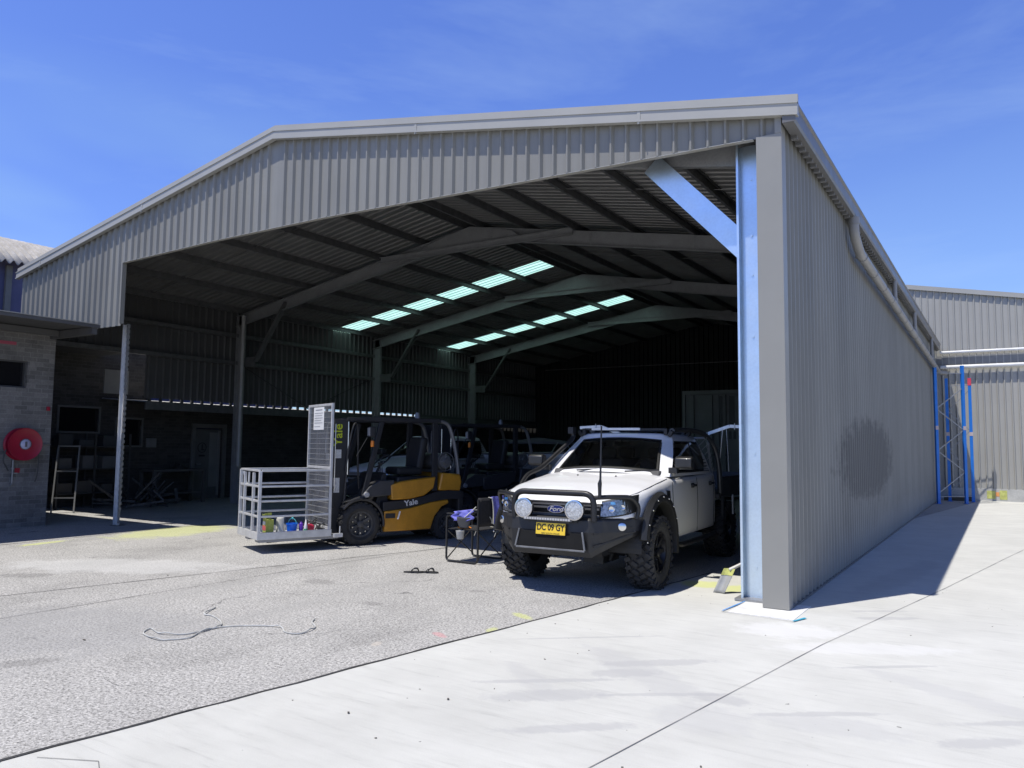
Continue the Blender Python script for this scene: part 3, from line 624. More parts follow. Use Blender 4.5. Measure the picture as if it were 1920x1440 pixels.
# ------------------------------------------------------------------ wheels
def wheel(parent, u, v, r, w, side, kind='mud', rimr=.23):
    """axis along u, outer face towards side"""
    mb = MB(); h = w/2; c = (u, v, r)
    rr = r-.026 if kind == 'mud' else r
    mb.lathe([(rimr, -h*.78), (rimr+.05, -h*.98), (rr-.09, -h*1.02), (rr-.03, -h*.95), (rr-.004, -h*.75), (rr, -h*.4), (rr, h*.4), (rr-.004, h*.75), (rr-.03, h*.95), (rr-.09, h*1.02), (rimr+.05, h*.98), (rimr, h*.78)], c, (1, 0, 0), 48)
    if kind == 'mud':
        N = 26
        for i in range(N):
            for k, (off, wd, sk) in enumerate(((-.40, .20, .5), (-.13, .22, -.6), (.13, .22, .6), (.40, .20, -.5))):
                a = 2*pi*(i+(k % 2)*.5)/N
                M = Matrix.Translation(c) @ rotmat(a) @ Matrix.Translation((off*w, 0, r-.013)) @ rotmat(0, 0, sk)
                mb.box((0, 0, 0), (wd*w*1.1, 2*pi*r/N*.46, .028), M=M)
            for s in (-1, 1):
                a = 2*pi*(i+.25*s)/N
                M = Matrix.Translation(c) @ rotmat(a) @ Matrix.Translation((s*h*.99, 0, r-.045)) @ rotmat(0, R(-20*s))
                mb.box((0, 0, 0), (.018, 2*pi*r/N*.5, .06), M=M)
    else:
        N = 22
        for i in range(N):
            for s in (-1, 1):
                a = 2*pi*(i+.25*s)/N
                M = Matrix.Translation(c) @ rotmat(a) @ Matrix.Translation((s*w*.26, 0, r+.002)) @ rotmat(0, 0, s*.35)
                mb.box((0, 0, 0), (w*.46, 2*pi*r/N*.5, .02), M=M)
    ty = mb.build('tyre', M_rub, parent, smooth=35)
    mb = MB(); s = side
    mb.lathe([(rimr+.005, h*.80*s), (rimr+.012, h*.86*s), (rimr-.012, h*.82*s), (rimr-.03, h*.4*s), (.07, h*.25*s), (.0, h*.25*s)], c, (1, 0, 0), 40)
    ns = 8 if kind == 'mud' else 6
    for i in range(ns):
        a = 2*pi*i/ns
        M = Matrix.Translation(c) @ rotmat(a) @ Matrix.Translation((s*h*.52, 0, rimr*.56)) @ rotmat(0, R(8*s))
        mb.box((0, 0, 0), (.03, .045, rimr*.85), M=M)
    mb.lathe([(.055, h*.25*s), (.055, h*.75*s), (.04, h*.82*s), (0, h*.82*s)], c, (1, 0, 0), 20)
    for i in range(12):
        a = 2*pi*i/12; M = Matrix.Translation(c) @ rotmat(a) @ Matrix.Translation((s*h*.84, 0, rimr-.005)); mb.box((0, 0, 0), (.012, .016, .016), M=M)
    mb.build('rim', mat('black_rim', (.03, .03, .032), .35, .6, 0) if kind == 'mud' else mat('fork_rim', (.06, .06, .06), .5, 0, .2, 8), ty, smooth=35)
    mb = MB()
    for i in range(6 if kind == 'mud' else 10):
        n = 6 if kind == 'mud' else 10; rad = .085 if kind == 'mud' else rimr*.72; a = 2*pi*i/n
        M = Matrix.Translation(c) @ rotmat(a) @ Matrix.Translation((s*(h*.42 if kind == 'mud' else h*.55), 0, rad)); p = M @ Vector((0, 0, 0)); mb.cyl(p, p+Vector((s*.025, 0, 0)), .013 if kind == 'mud' else .011, 8)
    mb.build('wheel_nut', M_chr, ty)
    return ty

# ------------------------------------------------------------------ pickup
def interp(tbl, v):
    for (a, x), (b, y) in zip(tbl, tbl[1:]):
        if a <= v <= b: return x+(y-x)*(v-a)/(b-a) if b > a else x
    return tbl[0][1] if v < tbl[0][0] else tbl[-1][1]
def sm(tbl, v):
    for (a, x), (b, y) in zip(tbl, tbl[1:]):
        if a <= v <= b: t_ = (v-a)/(b-a); return x+(y-x)*(t_*t_*(3-2*t_)*.5+t_*.5)
    return tbl[0][1] if v < tbl[0][0] else tbl[-1][1]
def make_pickup(name, label, paint, full=True, loc=(0, 0, 0), rotz=0):
    car = thing(name, label, 'pickup truck', loc, rotz)
    # ---- lower body: loft of cross sections along v
    wid = [(-.84, .56), (-.80, .67), (-.70, .78), (-.5, .865), (-.3, .90), (-.2, .91), (.4, .915), (1.2, .92), (2.5, .92), (2.62, .905)]
    hood = [(-.84, 1.00), (-.80, 1.06), (-.70, 1.115), (-.5, 1.165), (-.2, 1.225), (.2, 1.285), (.5, 1.325), (.62, 1.335), (.66, 1.335), (.70, 1.29), (2.62, 1.29)]
    shou = [(-.84, .96), (-.80, 1.02), (-.70, 1.06), (-.5, 1.10), (-.2, 1.15), (.2, 1.20), (.6, 1.245), (1.2, 1.26), (2.62, 1.285)]
    bott = [(-.84, .74), (-.6, .70), (-.4, .55), (.5, .50), (2.62, .50)]
    def sec(v):
        w, h, s, b = sm(wid, v), sm(hood, v), sm(shou, v), sm(bott, v)
        mid = b+(s-b)*.5
        return [(0, b), (w*.8, b), (w*.965, b+.02), (w*.99, b+.09), (w*1.0, mid), (w*.995, mid+.12), (w*.985, s-.07), (w*.972, s-.022), (w*.945, s+.006), (w*.90, s+(h-s)*.30), (w*.84, s+(h-s)*.55), (w*.70, s+(h-s)*.74), (w*.55, s+(h-s)*.90 + .006), (w*.3, h-.004), (0, h)]
    vs = [-.84, -.825, -.80, -.75, -.70, -.6, -.5, -.4, -.3, -.2, -.1, 0, .1, .2, .3, .4, .5, .6, .65, .9, 1.2, 1.6, 2.0, 2.4, 2.58, 2.62]
    mb = MB(); K = []
    for v in vs:
        s_ = sec(v); ring = [(u, v, z) for u, z in s_] + [(-u, v, z) for u, z in s_[-2:0:-1]]; K.append(len(mb.v)); mb.v += [Vector(p) for p in ring]; n = len(ring)
    for i in range(len(vs)-1):
        for j in range(n): mb.f.append((K[i]+j, K[i]+(j+1) % n, K[i+1]+(j+1) % n, K[i+1]+j))
    mb.f.append(tuple(K[0]+j for j in range(n))); mb.f.append(tuple(K[-1]+j for j in range(n))[::-1])
    body = mb.build('body', paint, car, smooth=50)
    # wheel wells
    cut = MB()
    for s in (-1, 1): cut.cyl((s*.45, .0, .50), (s*1.2, .0, .50), .52, 48); cut.bb(s*.45, s*1.2, -.52, .52, -.1, .5) if False else None
    co = cut.build('cutter', paint); co.parent = car
    cb = MB().bb(-1.1, 1.1, -1.2, -.40, .2, .72); cbo = cb.build('cutter', paint); cbo.parent = car
    for c_ in (co, cbo): md = body.modifiers.new('c', 'BOOLEAN'); md.operation = 'DIFFERENCE'; md.object = c_; md.solver = 'EXACT'
    bpy.context.view_layer.update(); dg = bpy.context.evaluated_depsgraph_get(); me = bpy.data.meshes.new_from_object(body.evaluated_get(dg))
    body.modifiers.clear(); body.data = me; me.shade_smooth(); me.set_sharp_from_angle(angle=R(32)); me.materials.clear(); me.materials.append(paint)
    for c_ in (co, cbo): bpy.data.objects.remove(c_)
    # ---- greenhouse
    def G(t, seg, s, off=0.):
        t2 = t
        wf = .735+(.575-.735)*t; vf = .46+(1.13-.46)*t; c = .13-.04*t; us = .865+(.685-.865)*t+.018*math.sin(pi*t)
        v0 = .66+(1.30-.66)*t; v1 = 2.56+(2.40-2.56)*t; z = 1.285+(1.765-1.285)*t
        if seg == 'f': u, v = s*wf, vf+c*s*s - .02*math.sin(pi*t)
        elif seg == 'sd': v = v0+(v1-v0)*abs(s); u = us+.02*math.sin(pi*abs(s)); u = u if s >= 0 else -u
        else: u, v = s*(us-.06), v1+.06
        if seg == 'f' : z += .05*(1-t)*(1-s*s)+.03*t*(1-s*s)
        if seg == 'f': v -= off*.8; z += off*.5
        elif seg == 'sd': u += off*(1 if s >= 0 else -1)
        else: v += off
        return (u, v, z)
    mb = MB(); rings = []
    def ring(t, shrink=1., z=None):
        P = [G(t, 'f', s) for s in [-1, -.8, -.6, -.4, -.2, 0, .2, .4, .6, .8, 1]] + [G(t, 'sd', s) for s in [.0001, .06, .2, .4, .6, .8, .94, 1]] + [G(t, 'r', s) for s in [1, .5, 0, -.5, -1]] + [G(t, 'sd', -s) for s in [1, .94, .8, .6, .4, .2, .06, .0001]]
        if z is not None: P = [(p[0]*shrink, 1.78+(p[1]-1.78)*(.5+.5*shrink if shrink < .9 else shrink), z + .0*(p[2])) for p in P]
        return P
    for t_ in [0, .15, .3, .45, .6, .75, .9, 1.]: rings.append(ring(t_))
    rings += [ring(1., .965, 1.808), ring(1, .88, 1.832), ring(1, .7, 1.846), ring(1, .4, 1.853)]
    m_ = len(rings[0])
    for rg in rings: mb.v += [Vector(p) for p in rg]
    for i in range(len(rings)-1):
        for j in range(m_):
            if 1 <= i <= 5 and (j < 10 or 11 <= j <= 16 or 25 <= j <= 30): continue      # window openings
            mb.f.append((i*m_+j, i*m_+(j+1) % m_, (i+1)*m_+(j+1) % m_, (i+1)*m_+j))
    mb.f.append(tuple((len(rings)-1)*m_+j for j in range(m_)))
    mb.build('cab', paint, car, smooth=38)
    # ---- glazing: dark surround, then glass
    def patch(seg, t0, t1, s0, s1, off, nt=8, ns=14, shape=None):
        mb = MB()
        def fn(a, b):
            t_ = t0+(t1-t0)*b; s_ = s0+(s1-s0)*a
            if shape: t_, s_ = shape(a, b)
            return G(t_, seg, s_, off)
        mb.grid(fn, ns, nt); return mb.orient((0, 1.7, 1.2))
    def frame_patch(seg, T, S, off, wt, ws_, sgn=1):
        """border of a window: four strips"""
        mb = MB()
        for (t0, t1, s0, s1) in ((T[0], T[0]+wt, S[0], S[1]), (T[1]-wt, T[1], S[0], S[1]), (T[0]+wt, T[1]-wt, S[0], S[0]+ws_), (T[0]+wt, T[1]-wt, S[1]-ws_, S[1])):
            mb.grid(lambda a, b: G(t0+(t1-t0)*b, seg, sgn*(s0+(s1-s0)*a), off), 14, 8)
        return mb
    frame_patch('f', (.09, .975), (-.985, .985), .005, .07, .045).build('windscreen_seal', M_blkp, car, smooth=True, recalc=False)
    patch('f', .14, .93, -.95, .95, .008).build('windscreen', M_glass, car, smooth=True, recalc=False)
    for s in (-1, 1):
        frame_patch('sd', (.08, .95), (.03, .96), .004, .08, .03, s).build('window_seal', M_blkp, car, smooth=True, recalc=False)
        # painted quarter behind the sloping rear edge of the glass
        mb = MB(); mb.grid(lambda a, b: G(.10+.85*b, 'sd', s*(.965-(.16*(1-b)**1.5+.02)*a), .006), 4, 10); mb.build('door_corner', paint, car, smooth=True, recalc=False)
        mb = MB(); mb.grid(lambda a, b: G(.12+.81*b, 'sd', s*(.50+.055*a), .007), 3, 10); mb.build('door_pillar', M_blkp, car, smooth=True, recalc=False)
        for (q0, q1) in ((.05, .505), (.55, .94)):
            patch('sd', .13, .92, s*q0, s*q1, .006).build('side_window', M_glass, car, smooth=True, recalc=False)
    # cabin
    M_cab = mat('cabin_grey', (.07, .07, .072), .7, 0, .1, 6); M_seat = mat('seat_fabric', (.11, .11, .115), .85, 0, .12, 9)
    mb = MB(); mb.prism([(.50, 1.20), (.62, 1.36), (.95, 1.34), (1.0, 1.1), (.9, .9)], -.74, .74, 'x'); mb.build('dashboard', M_cab, car, bevel=.02)
    mb = MB(); mb.tube([(.36+.17*math.cos(2*pi*i/20), 1.08+.05*math.sin(2*pi*i/20), 1.32+.16*math.sin(2*pi*i/20)) for i in range(20)], .014, 8, closed=True); mb.bar((.2, 1.08, 1.31), (.52, 1.08, 1.31), .03, .05); mb.build('steering_wheel', M_cab, car, smooth=True)
    for s in (-1, 1):
        for v in (1.55, 2.3):
            mb = MB(); mb.box((s*.36, v, 1.18), (.46, .14, .62), (R(-12), 0, 0)); mb.box((s*.36, v+.05, 1.57), (.24, .10, .16), (R(-8), 0, 0)); mb.box((s*.36, v-.25, .95), (.46, .5, .16)); mb.build('seat', M_seat, car, bevel=.04, bseg=3)
    mb = MB(); mb.box((0, 1.20, 1.70), (.22, .02, .06)); mb.bb(-.003, .003, 1.18, 1.2, 1.70, 1.76); mb.build('rear_view_mirror', M_blkp, car, bevel=.006)
    patch('r', .25, .88, -.8, .8, .006).build('rear_window', M_glass, car, recalc=False)
    # ---- seams
    M_gap = mat('gap_black', (.01, .01, .01), .8, var=0)
    for s in (-1, 1):
        for v, z0, z1 in ((.60, .60, 1.22), (1.66, .54, 1.25), (2.50, .56, 1.25)):
            pts = [(s*(sm(wid, v)*f+.0015), v+dv, z) for z, f, dv in ((z0, .985, 0), ((z0+z1)/2, 1.0, 0), (z1-.1, .992, 0), (z1, .978, .02))]
            mb = MB().tube(pts, .0035, 5); mb.build('door_gap', M_gap, car)
        L = [(s*sm(wid, v)*.925, v, sm(shou, v)+(sm(hood, v)-sm(shou, v))*.17+.006) for v in (-.76, -.6, -.4, -.2, 0, .2, .4, .55)]
        MB().tube(L, .004, 5).build('bonnet_gap', M_gap, car)
    for s in (-1, 1):
        for v in (1.45, 2.32):
            mb = MB(); mb.bb(s*.915, s*.955, v-.075, v+.075, 1.135, 1.165); mb.bb(s*.905, s*.925, v-.06, v+.05, 1.12, 1.18); mb.build('door_handle', M_blkp, car, bevel=.006)
        mb = MB(); mb.prism([(.34, 1.13), (.46, 1.12), (.50, .93), (.43, .95)], s*.915, s*.922, 'x'); mb.build('side_vent', M_blkp, car)
        mb = MB(); 
        mb.prism([(.60, 1.40), (.60, 1.52), (.66, 1.545), (.74, 1.53), (.76, 1.42), (.70, 1.375)], s*.93, s*1.15, 'x'); 
        mi = mb.build('mirror', mat('mirror_black', (.02, .02, .02), .4, 0, 0, coat=.2), car, smooth=35, bevel=.02, bseg=3)
        mb = MB(); mb.bb(s*.84, s*.95, .64, .72, 1.33, 1.40); mb.build('mirror_arm', M_blkp, mi)
        mb = MB(); mb.bb(s*.95, s*1.13, .757, .764, 1.42, 1.52); mb.build('mirror_glass', M_chr, mi)
    # ---- flares
    for s in (-1, 1):
        mb = MB(); N = 28; c = (0, .50)
        prof = [(.50, .86), (.515, .985), (.54, .998), (.60, .985), (.635, .935), (.60, .90)]
        a0, a1 = -14, 168
        k = len(mb.v)
        for i in range(N+1):
            a = R(a0+(a1-a0)*i/N)
            for r_, u in prof: mb.v.append(Vector((s*u, c[0]+r_*math.cos(a), c[1]+r_*math.sin(a))))
        for i in range(N):
            for j in range(len(prof)): n_ = len(prof); mb.f.append((k+i*n_+j, k+i*n_+(j+1) % n_, k+(i+1)*n_+(j+1) % n_, k+(i+1)*n_+j))
        mb.f.append(tuple(k+j for j in range(len(prof)))); mb.f.append(tuple(k+N*len(prof)+j for j in range(len(prof))))
        fl = mb.build('wheel_flare', M_blkp, car, smooth=40)
        mb = MB()
        for i in range(9):
            a = R(10+160*i/8); mb.sphere((s*.99, c[0]+.575*math.cos(a), c[1]+.575*math.sin(a)), .011, 8, 5)
        mb.build('flare_bolt', M_chr, fl)
        mb = MB(); mb.grid(lambda a, b, s=s: (s*(.46+.44*b), .515*math.cos(R(-5+190*a)), .50+.515*math.sin(R(-5+190*a))), 30, 2); mb.bb(s*.46, s*.48, -.50, .50, .50, 1.0); mb.build('wheel_liner', M_blkp, car, recalc=False)
    for s in (-1, 1):
        wheel(car, s*.815, 0, .425, .30, s); wheel(car, s*.815, 3.22, .425, .30, s)
    # chassis, sills, steps, axle
    mb = MB(); mb.bb(-.5, .5, -.7, 5.0, .42, .55); mb.cyl((-.7, 0, .40), (.7, 0, .40), .05); mb.cyl((-.7, 3.22, .40), (.7, 3.22, .40), .06); mb.bb(.1, .35, -.3, .2, .28, .5); mb.cyl((-.35, -.1, .3), (-.5, .0, .8), .04); mb.cyl((.35, -.1, .3), (.5, .0, .8), .04); mb.build('chassis', M_blkp, car)
    for s in (-1, 1): mb = MB(); mb.tube(round_path([(s*.7, .75, .48), (s*.95, .78, .43), (s*.95, 2.5, .43), (s*.7, 2.55, .48)], .08), .035, 10); mb.build('side_step', M_blk, car, smooth=True)
    # grille, headlights
    mb = MB(); mb.prism([(-.58, 1.02), (.58, 1.02), (.56, .84), (.50, .72), (-.50, .72), (-.56, .84)], -.86, -.83, 'y'); g = mb.build('grille', mat('grille_black', (.008, .008, .008), .5), car)
    mb = MB()
    for z in (.80, .88, .96): mb.bar((-.54, -.87, z), (.54, -.87, z), .02, .03)
    mb.bar((-.56, -.872, 1.0), (.56, -.872, 1.0), .03, .03); mb.build('grille_bar', mat('satin_grey', (.14, .14, .145), .4), g, bevel=.004)
    Mr = Matrix.Translation((.03, -.905, .945)) @ rotmat(R(90))
    mb = MB(); mb.lathe([(1.0, 0), (1.0, .10), (.93, .16), (0, .16)], (0, 0, 0), (0, 0, 1), 40); bl = [Matrix.Translation((.03, -.90, .945)) @ rotmat(R(90)) @ Matrix.Diagonal((.115, .047, .12, 1)) @ v for v in mb.v]; mb.v = bl; bd = mb.build('badge', M_chr, g)
    mb = MB(); mb.lathe([(1.0, 0), (0, 0)], (0, 0, 0), (0, 0, 1), 40); mb.v = [Matrix.Translation((.03, -.921, .945)) @ rotmat(R(90)) @ Matrix.Diagonal((.104, .040, 1, 1)) @ v for v in mb.v]; mb.build('badge_face', mat('badge_blue', (.02, .05, .30), .3, 0, 0), g)
    if full: text_mesh('lettering', 'Ford', .072, M_chr, g, Matrix.Translation((.03, -.923, .943)) @ rotmat(R(90)), .0015, .35, 1.25, .001)
    M_lens = mat('headlight_lens', (.20, .21, .23), .12, .6, .75, 38, coat=1.)
    for s in (-1, 1):
        def hl(a, b, s=s):
            u = .56+a*.30; top = 1.035+.070*a; bot = .885+.05*a*a+.06*max(0, a-.8); z = bot+(top-bot)*b; v = -.868+.10*a+.26*a**3.5 + .03*b
            return (s*u, v-.015, z)
        hb = MB().grid(lambda a, b: (hl(a, b)[0], hl(a, b)[1]+.008, hl(a, b)[2]+(b-.5)*.03), 12, 6).build('headlight', M_blkp, car, smooth=True, solid=.008)
        MB().grid(hl, 14, 6).orient((s*.5, 0, 1)).build('lens', M_lens, hb, smooth=True, recalc=False)
        for du, r_ in ((.36, .036), (.68, .030)):
            p = hl(du, .45); mb = MB(); mb.lathe([(r_, 0), (r_*.82, .004), (r_*.5, -.001), (0, -.002)], (p[0], p[1]-.004, p[2]), (s*(.2+.6*du), -1, 0), 20); mb.build('reflector', M_chr, hb, smooth=True)
        p = hl(.40, .82); mb = MB(); mb.box((p[0], p[1]-.006, p[2]-.004), (.055, .008, .028), (0, 0, s*.35)); mb.build('blue_lamp', mat('blue_glass', (.12, .38, .75), .1, 0, 0), hb, bevel=.003)
        # white apron under the headlight
        mb = MB(); mb.grid(lambda a, b, s=s: (s*(.56+a*.30), -.868+.10*a+.26*a**3.5+.01*b, .868+(.885+.05*a*a-.01-.868)*b), 10, 3); mb.build('apron', paint, car, smooth=True, recalc=False, solid=.006)
    if not full: return car
    # ---- bull bar
    bb = MB()
    bar = MB()
    xs = [-.91, -.86, -.74, -.60, -.48, .48, .60, .74, .86, .91]
    def bv(u): a = abs(u); return -1.02 if a < .5 else -1.02+(a-.5)*.80+(a-.5)**2*1.1
    def topz(u): return .865 if abs(u) < .5 else .865+.0*(abs(u)-.5)
    def botz(u): a = abs(u); return .42 if a < .46 else .42+(a-.46)*.62
    K = []
    for u in xs:
        v = bv(u); tz, bz = topz(u), botz(u); K.append(len(bar.v))
        bar.v += [Vector(p) for p in ((u, v+.03, tz), (u, v, tz-.02), (u, v-.012, tz-.15), (u, v+.02, bz+.06), (u, v+.06, bz), (u*.98, v+(.20 if abs(u) < .6 else .10), bz+.01), (u*.98, v+(.22 if abs(u) < .6 else .11), tz))]
    for i in range(len(xs)-1):
        for j in range(7): bar.f.append((K[i]+j, K[i]+(j+1) % 7, K[i+1]+(j+1) % 7, K[i+1]+j))
    bar.f.append(tuple(K[0]+j for j in range(7))); bar.f.append(tuple(K[-1]+j for j in range(7)))
    bbx = bar.build('bumper', mat('bar_black', (.020, .020, .021), .5, 0, .2, 6), car, bevel=.01)
    mb = MB(); mb.prism([(-.37, .70), (-.12, .70), (-.12, .67), (.27, .67), (.27, .70), (.42, .70), (.44, .52), (-.39, .52)], -1.06, -.99, 'y'); mb.build('intake', mat('void_black', (.004, .004, .004), .9), bbx)
    mb = MB(); mb.bar((-.40, -1.065, .515), (.45, -1.065, .515), .02, .02); mb.bar((-.41, -1.062, .52), (-.36, -1.062, .72), .02, .02); mb.bar((.45, -1.062, .52), (.42, -1.062, .72), .02, .02); mb.build('intake_rim', M_alud, bbx, bevel=.004)
    for s in (-1, 1):
        mb = MB(); mb.prism([(.50, .60), (.50, .58), (.86, .69), (.86, .735)], -.99, -.80, 'y') ; 
        mb = MB(); u0, u1 = s*.53, s*.84
        for z0, z1 in ((.76, .77), (.62, .70)): mb.bar((u0, bv(u0)-.008, z0-.06), (u1, bv(u1)-.008, z1-.01), .012, .02)
        mb.build('wing_rib', M_blkp, bbx)
        mb = MB(); p = (s*.76, bv(.76)-.012, .775); mb.lathe([(.045, .0), (.045, .014), (.036, .02), (0, .02)], p, (s*.5, -1, 0), 20); fg = mb.build('fog_lamp', M_chr, bbx, smooth=True)
    mb = MB(); mb.tube(round_path([(-.46, -1.0, .84), (-.46, -1.0, 1.135), (.53, -1.0, 1.135), (.53, -1.0, .84)], .13, 8), .034, 14)
    mb.tube(round_path([(.50, -1.0, 1.09), (.66, -.93, 1.105), (.865, -.70, 1.10), (.90, -.58, .98), (.875, -.60, .86)], .09, 8), .025, 12)
    mb.tube(round_path([(-.43, -1.0, 1.09), (-.62, -.93, 1.105), (-.845, -.70, 1.10), (-.885, -.58, .98), (-.865, -.60, .86)], .09, 8), .025, 12)
    mb.tube([(-.44, -1.0, 1.03), (.51, -1.0, 1.03)], .012, 8)
    mb.build('bull_bar', M_blk, bbx, smooth=True)
    mb = MB(); mb.bb(-.20, .20, -1.052, -1.046, .66, .81) if False else None
    for u in (-.30, .33):
        mb = MB(); mb.lathe([(.0, .05), (.085, .045), (.108, .0), (.112, -.045), (.104, -.05)], (u, -1.03, .955), (0, 1, 0), 36); sl_ = mb.build('driving_light', M_blkp, car, smooth=True)
        mb = MB(); mb.lathe([(.098, -.050), (.112, -.046), (.112, -.056), (.098, -.058)], (u, -1.03, .955), (0, 1, 0), 36, closed=True); mb.build('light_ring', M_chr, sl_, smooth=True)
        mb = MB(); mb.lathe([(.0, -.057), (.06, -.055), (.099, -.05)], (u, -1.03, .955), (0, 1, 0), 36).orient((u, -.9, .955)); mb.build('lens', mat('spot_lens', (.55, .56, .56), .18, .35, .45, 55, .5, 60, coat=.6), sl_, smooth=True, recalc=False)
        for i in range(-3, 4):
            pass
        mb = MB(); mb.bb(u-.02, u+.02, -1.04, -1.0, .82, .86); mb.build('light_mount', M_blkp, sl_)
    mb = MB(); mb.bb(-.30, .30, -1.085, -1.045, .825, .862); lb = mb.build('led_bar', mat('led_body', (.10, .10, .10), .4), car, bevel=.004)
    mb = MB()
    for i in range(18): mb.bb(-.285+i*.032, -.285+i*.032+.026, -1.090, -1.086, .832, .855)
    mb.build('led_cell', mat('led_cell', (.6, .6, .6), .2, .4, 0), lb)
    # number plate
    Mp = Matrix.Translation((.035, -1.062, .735)) @ rotmat(R(90-6))
    mb = MB(); mb.box((0, 0, 0), (.372, .134, .004), M=Mp); pl = mb.build('number_plate', mat('plate_yellow', (.85, .58, .04), .4, 0, .05, 5), car, bevel=.002)
    text_mesh('plate_text', 'DC 09 GY', .098, mat('plate_black', (.01, .01, .01), .5), pl, Mp @ Matrix.Translation((0, .012, .003)), .0008, 0, .80, .0025)
    text_mesh('plate_state', 'NEW SOUTH WALES', .022, MATS['plate_black'], pl, Mp @ Matrix.Translation((0, -.052, .003)), .0006, 0, 1.1)
    mb = MB(); mb.box((0, .0655, .003), (.372, .004, .002), M=Mp); mb.box((0, -.0655, .003), (.372, .004, .002), M=Mp); mb.box((-.184, 0, .003), (.004, .13, .002), M=Mp); mb.box((.184, 0, .003), (.004, .13, .002), M=Mp); mb.build('plate_rim', MATS['plate_black'], pl)
    # antenna
    mb = MB(); mb.tube([(.60, -1.0, 1.10), (.60, -1.0, 1.19), (.60, -1.0, 1.25), (.605, -.995, 1.30), (.61, -.98, 1.88)], [.020, .020, .024, .012, .009], 10); mb.build('antenna', M_blk, car, smooth=True)
    # snorkel
    mb = MB(); mb.tube(smooth_path([(-.92, -.05, 1.12), (-.94, .2, 1.27), (-.90, .50, 1.36), (-.80, .86, 1.58), (-.72, 1.12, 1.76), (-.72, 1.14, 1.84)], 5), [.028]*8+[.031]*17+[.036], 12)
    mb.box((-.72, 1.12, 1.88), (.08, .11, .09)); mb.build('snorkel', M_blk, car, smooth=40)
    # roof rack cross bars
    for v in (1.30, 2.1):
        mb = MB(); mb.box((0.0, v, 1.90), (1.20, .06, .028))
        for s in (-1, 1): mb.box((s*.60, v, 1.865), (.05, .09, .09)); mb.box((s*.66, v, 1.84), (.05, .07, .09), (0, s*.6, 0))
        mb.build('roof_bar', M_blk, car, bevel=.006)
    mb = MB(); mb.box((-.12, 1.262, 1.902), (.72, .02, .034)); mb.build('sunlit_strip', mat('bar_sunlit', (.8, .8, .78), .35), car, bevel=.003)  # sunlit stretch of the front cross bar, drawn as a pale strip
    mb = MB(); mb.lathe([(.03, 0), (.022, .02), (.0, .035)], (.0, 1.42, 1.845), (0, 0, 1), 14); mb.build('roof_antenna', M_blk, car)
    mb = MB()
    for s in (-.22, .30): mb.cyl((s, .22, 1.285), (s, .22, 1.297), .012, 10)
    mb.build('washer_jet', M_blkp, car)
    for s in (-.35, .32): mb = MB(); mb.bar((s, .47, 1.345), (s+.42, .535, 1.37), .012, .018); mb.build('wiper', M_blkp, car)
    # sports bar, mesh and tray behind the cab
    for s in (-1, 1):
        mb = MB(); mb.tube(smooth_path([(s*.60, 1.55, 1.885), (s*.66, 2.1, 1.90), (s*.76, 2.55, 1.86), (s*.86, 2.78, 1.66), (s*.91, 2.84, 1.35), (s*.92, 2.86, .98)], 6), .038, 12); mb.build('sports_bar', mat('bar_grey', (.10, .10, .10), .35, .5, .1, 5), car, smooth=True)
    mb = MB()
    for i in range(-9, 10):
        for sg in (-1, 1):
            u0 = i*.11; a, b = Vector((u0, 2.74, 1.05)), Vector((u0+sg*.75, 2.74, 1.80))
            u1 = max(-.78, min(.78, a.x)); 
            # clip to the frame
            tt0 = 0; tt1 = 1
            if sg > 0: tt1 = min(1, max(0, (.80-u0)/.75)); tt0 = max(0, (-.80-u0)/.75)
            else: tt1 = min(1, max(0, (u0+.80)/.75)); tt0 = max(0, (u0-.80)/.75)
            if tt1-tt0 > .03: mb.tube([a.lerp(b, tt0), a.lerp(b, tt1)], .005, 5)
    mb.tube([(-.82, 2.74, 1.05), (-.78, 2.74, 1.80), (.78, 2.74, 1.80), (.82, 2.74, 1.05)], .018, 8)
    mb.build('headboard_mesh', mat('mesh_grey', (.35, .35, .34), .5), car)
    # side meshes beside the sports bar
    for s in (-1, 1):
        mb = MB()
        for i in range(8):
            for sg in (-1, 1):
                z = 1.22+i*.075; a = Vector((s*(.86-.1*(z-1.2)), 2.62-.1*(z-1.2)*2, z)); b = a+Vector((-s*.015*sg, .16, sg*.14)); mb.tube([a, b], .004, 4)
        mb.build('side_mesh', MATS['mesh_grey'], car)
    mb = MB(); mb.bb(-.92, .92, 2.80, 4.75, .90, .96); mb.bb(-.92, .92, 4.70, 4.75, .96, 1.25)
    for s in (-1, 1): mb.bb(s*.90, s*.93, 2.95, 4.70, .96, 1.22)
    mb.build('tray', mat('tray_dark', (.09, .09, .09), .5, .3), car)
    mb = MB(); mb.bb(.93, .965, 2.86, 2.95, .62, .93); mb.bb(-.965, -.93, 2.86, 2.95, .62, .93); mb.build('mudguard', M_blkp, car)
    mb = MB(); mb.bb(.985, 1.005, 3.30, 3.34, .64, .94); mb.build('side_post', M_alu, car)
    # upturned side racks over the tray
    for s in (-1, 1):
        pts = [(s*.68, 2.95, 1.84), (s*.72, 2.95, 1.87), (s*1.05, 2.95, 1.985), (s*1.42, 2.95, 1.965)]
        mb = MB()
        for a, b in zip(pts, pts[1:]): mb.bar(a, b, .05, .045, up=(0, 1, 0))
        for dv in (.0,): mb.tube([(s*.95, 2.93, 1.95), (s*.9, 2.95, 1.5)], .008, 6); mb.tube([(s*1.0, 2.95, 1.95), (s*1.03, 2.95, 1.3)], .006, 6)
        mb.cyl((s*1.13, 2.92, 1.93), (s*1.13, 2.92, 2.03), .008, 6)
        mb.build('side_rack', M_alu, car, bevel=.004)
    return car
make_pickup('pickup', 'white lifted pickup with black bull bar, round spotlights and mud tyres', M_white, True, (-2.48, .30, 0), R(3))

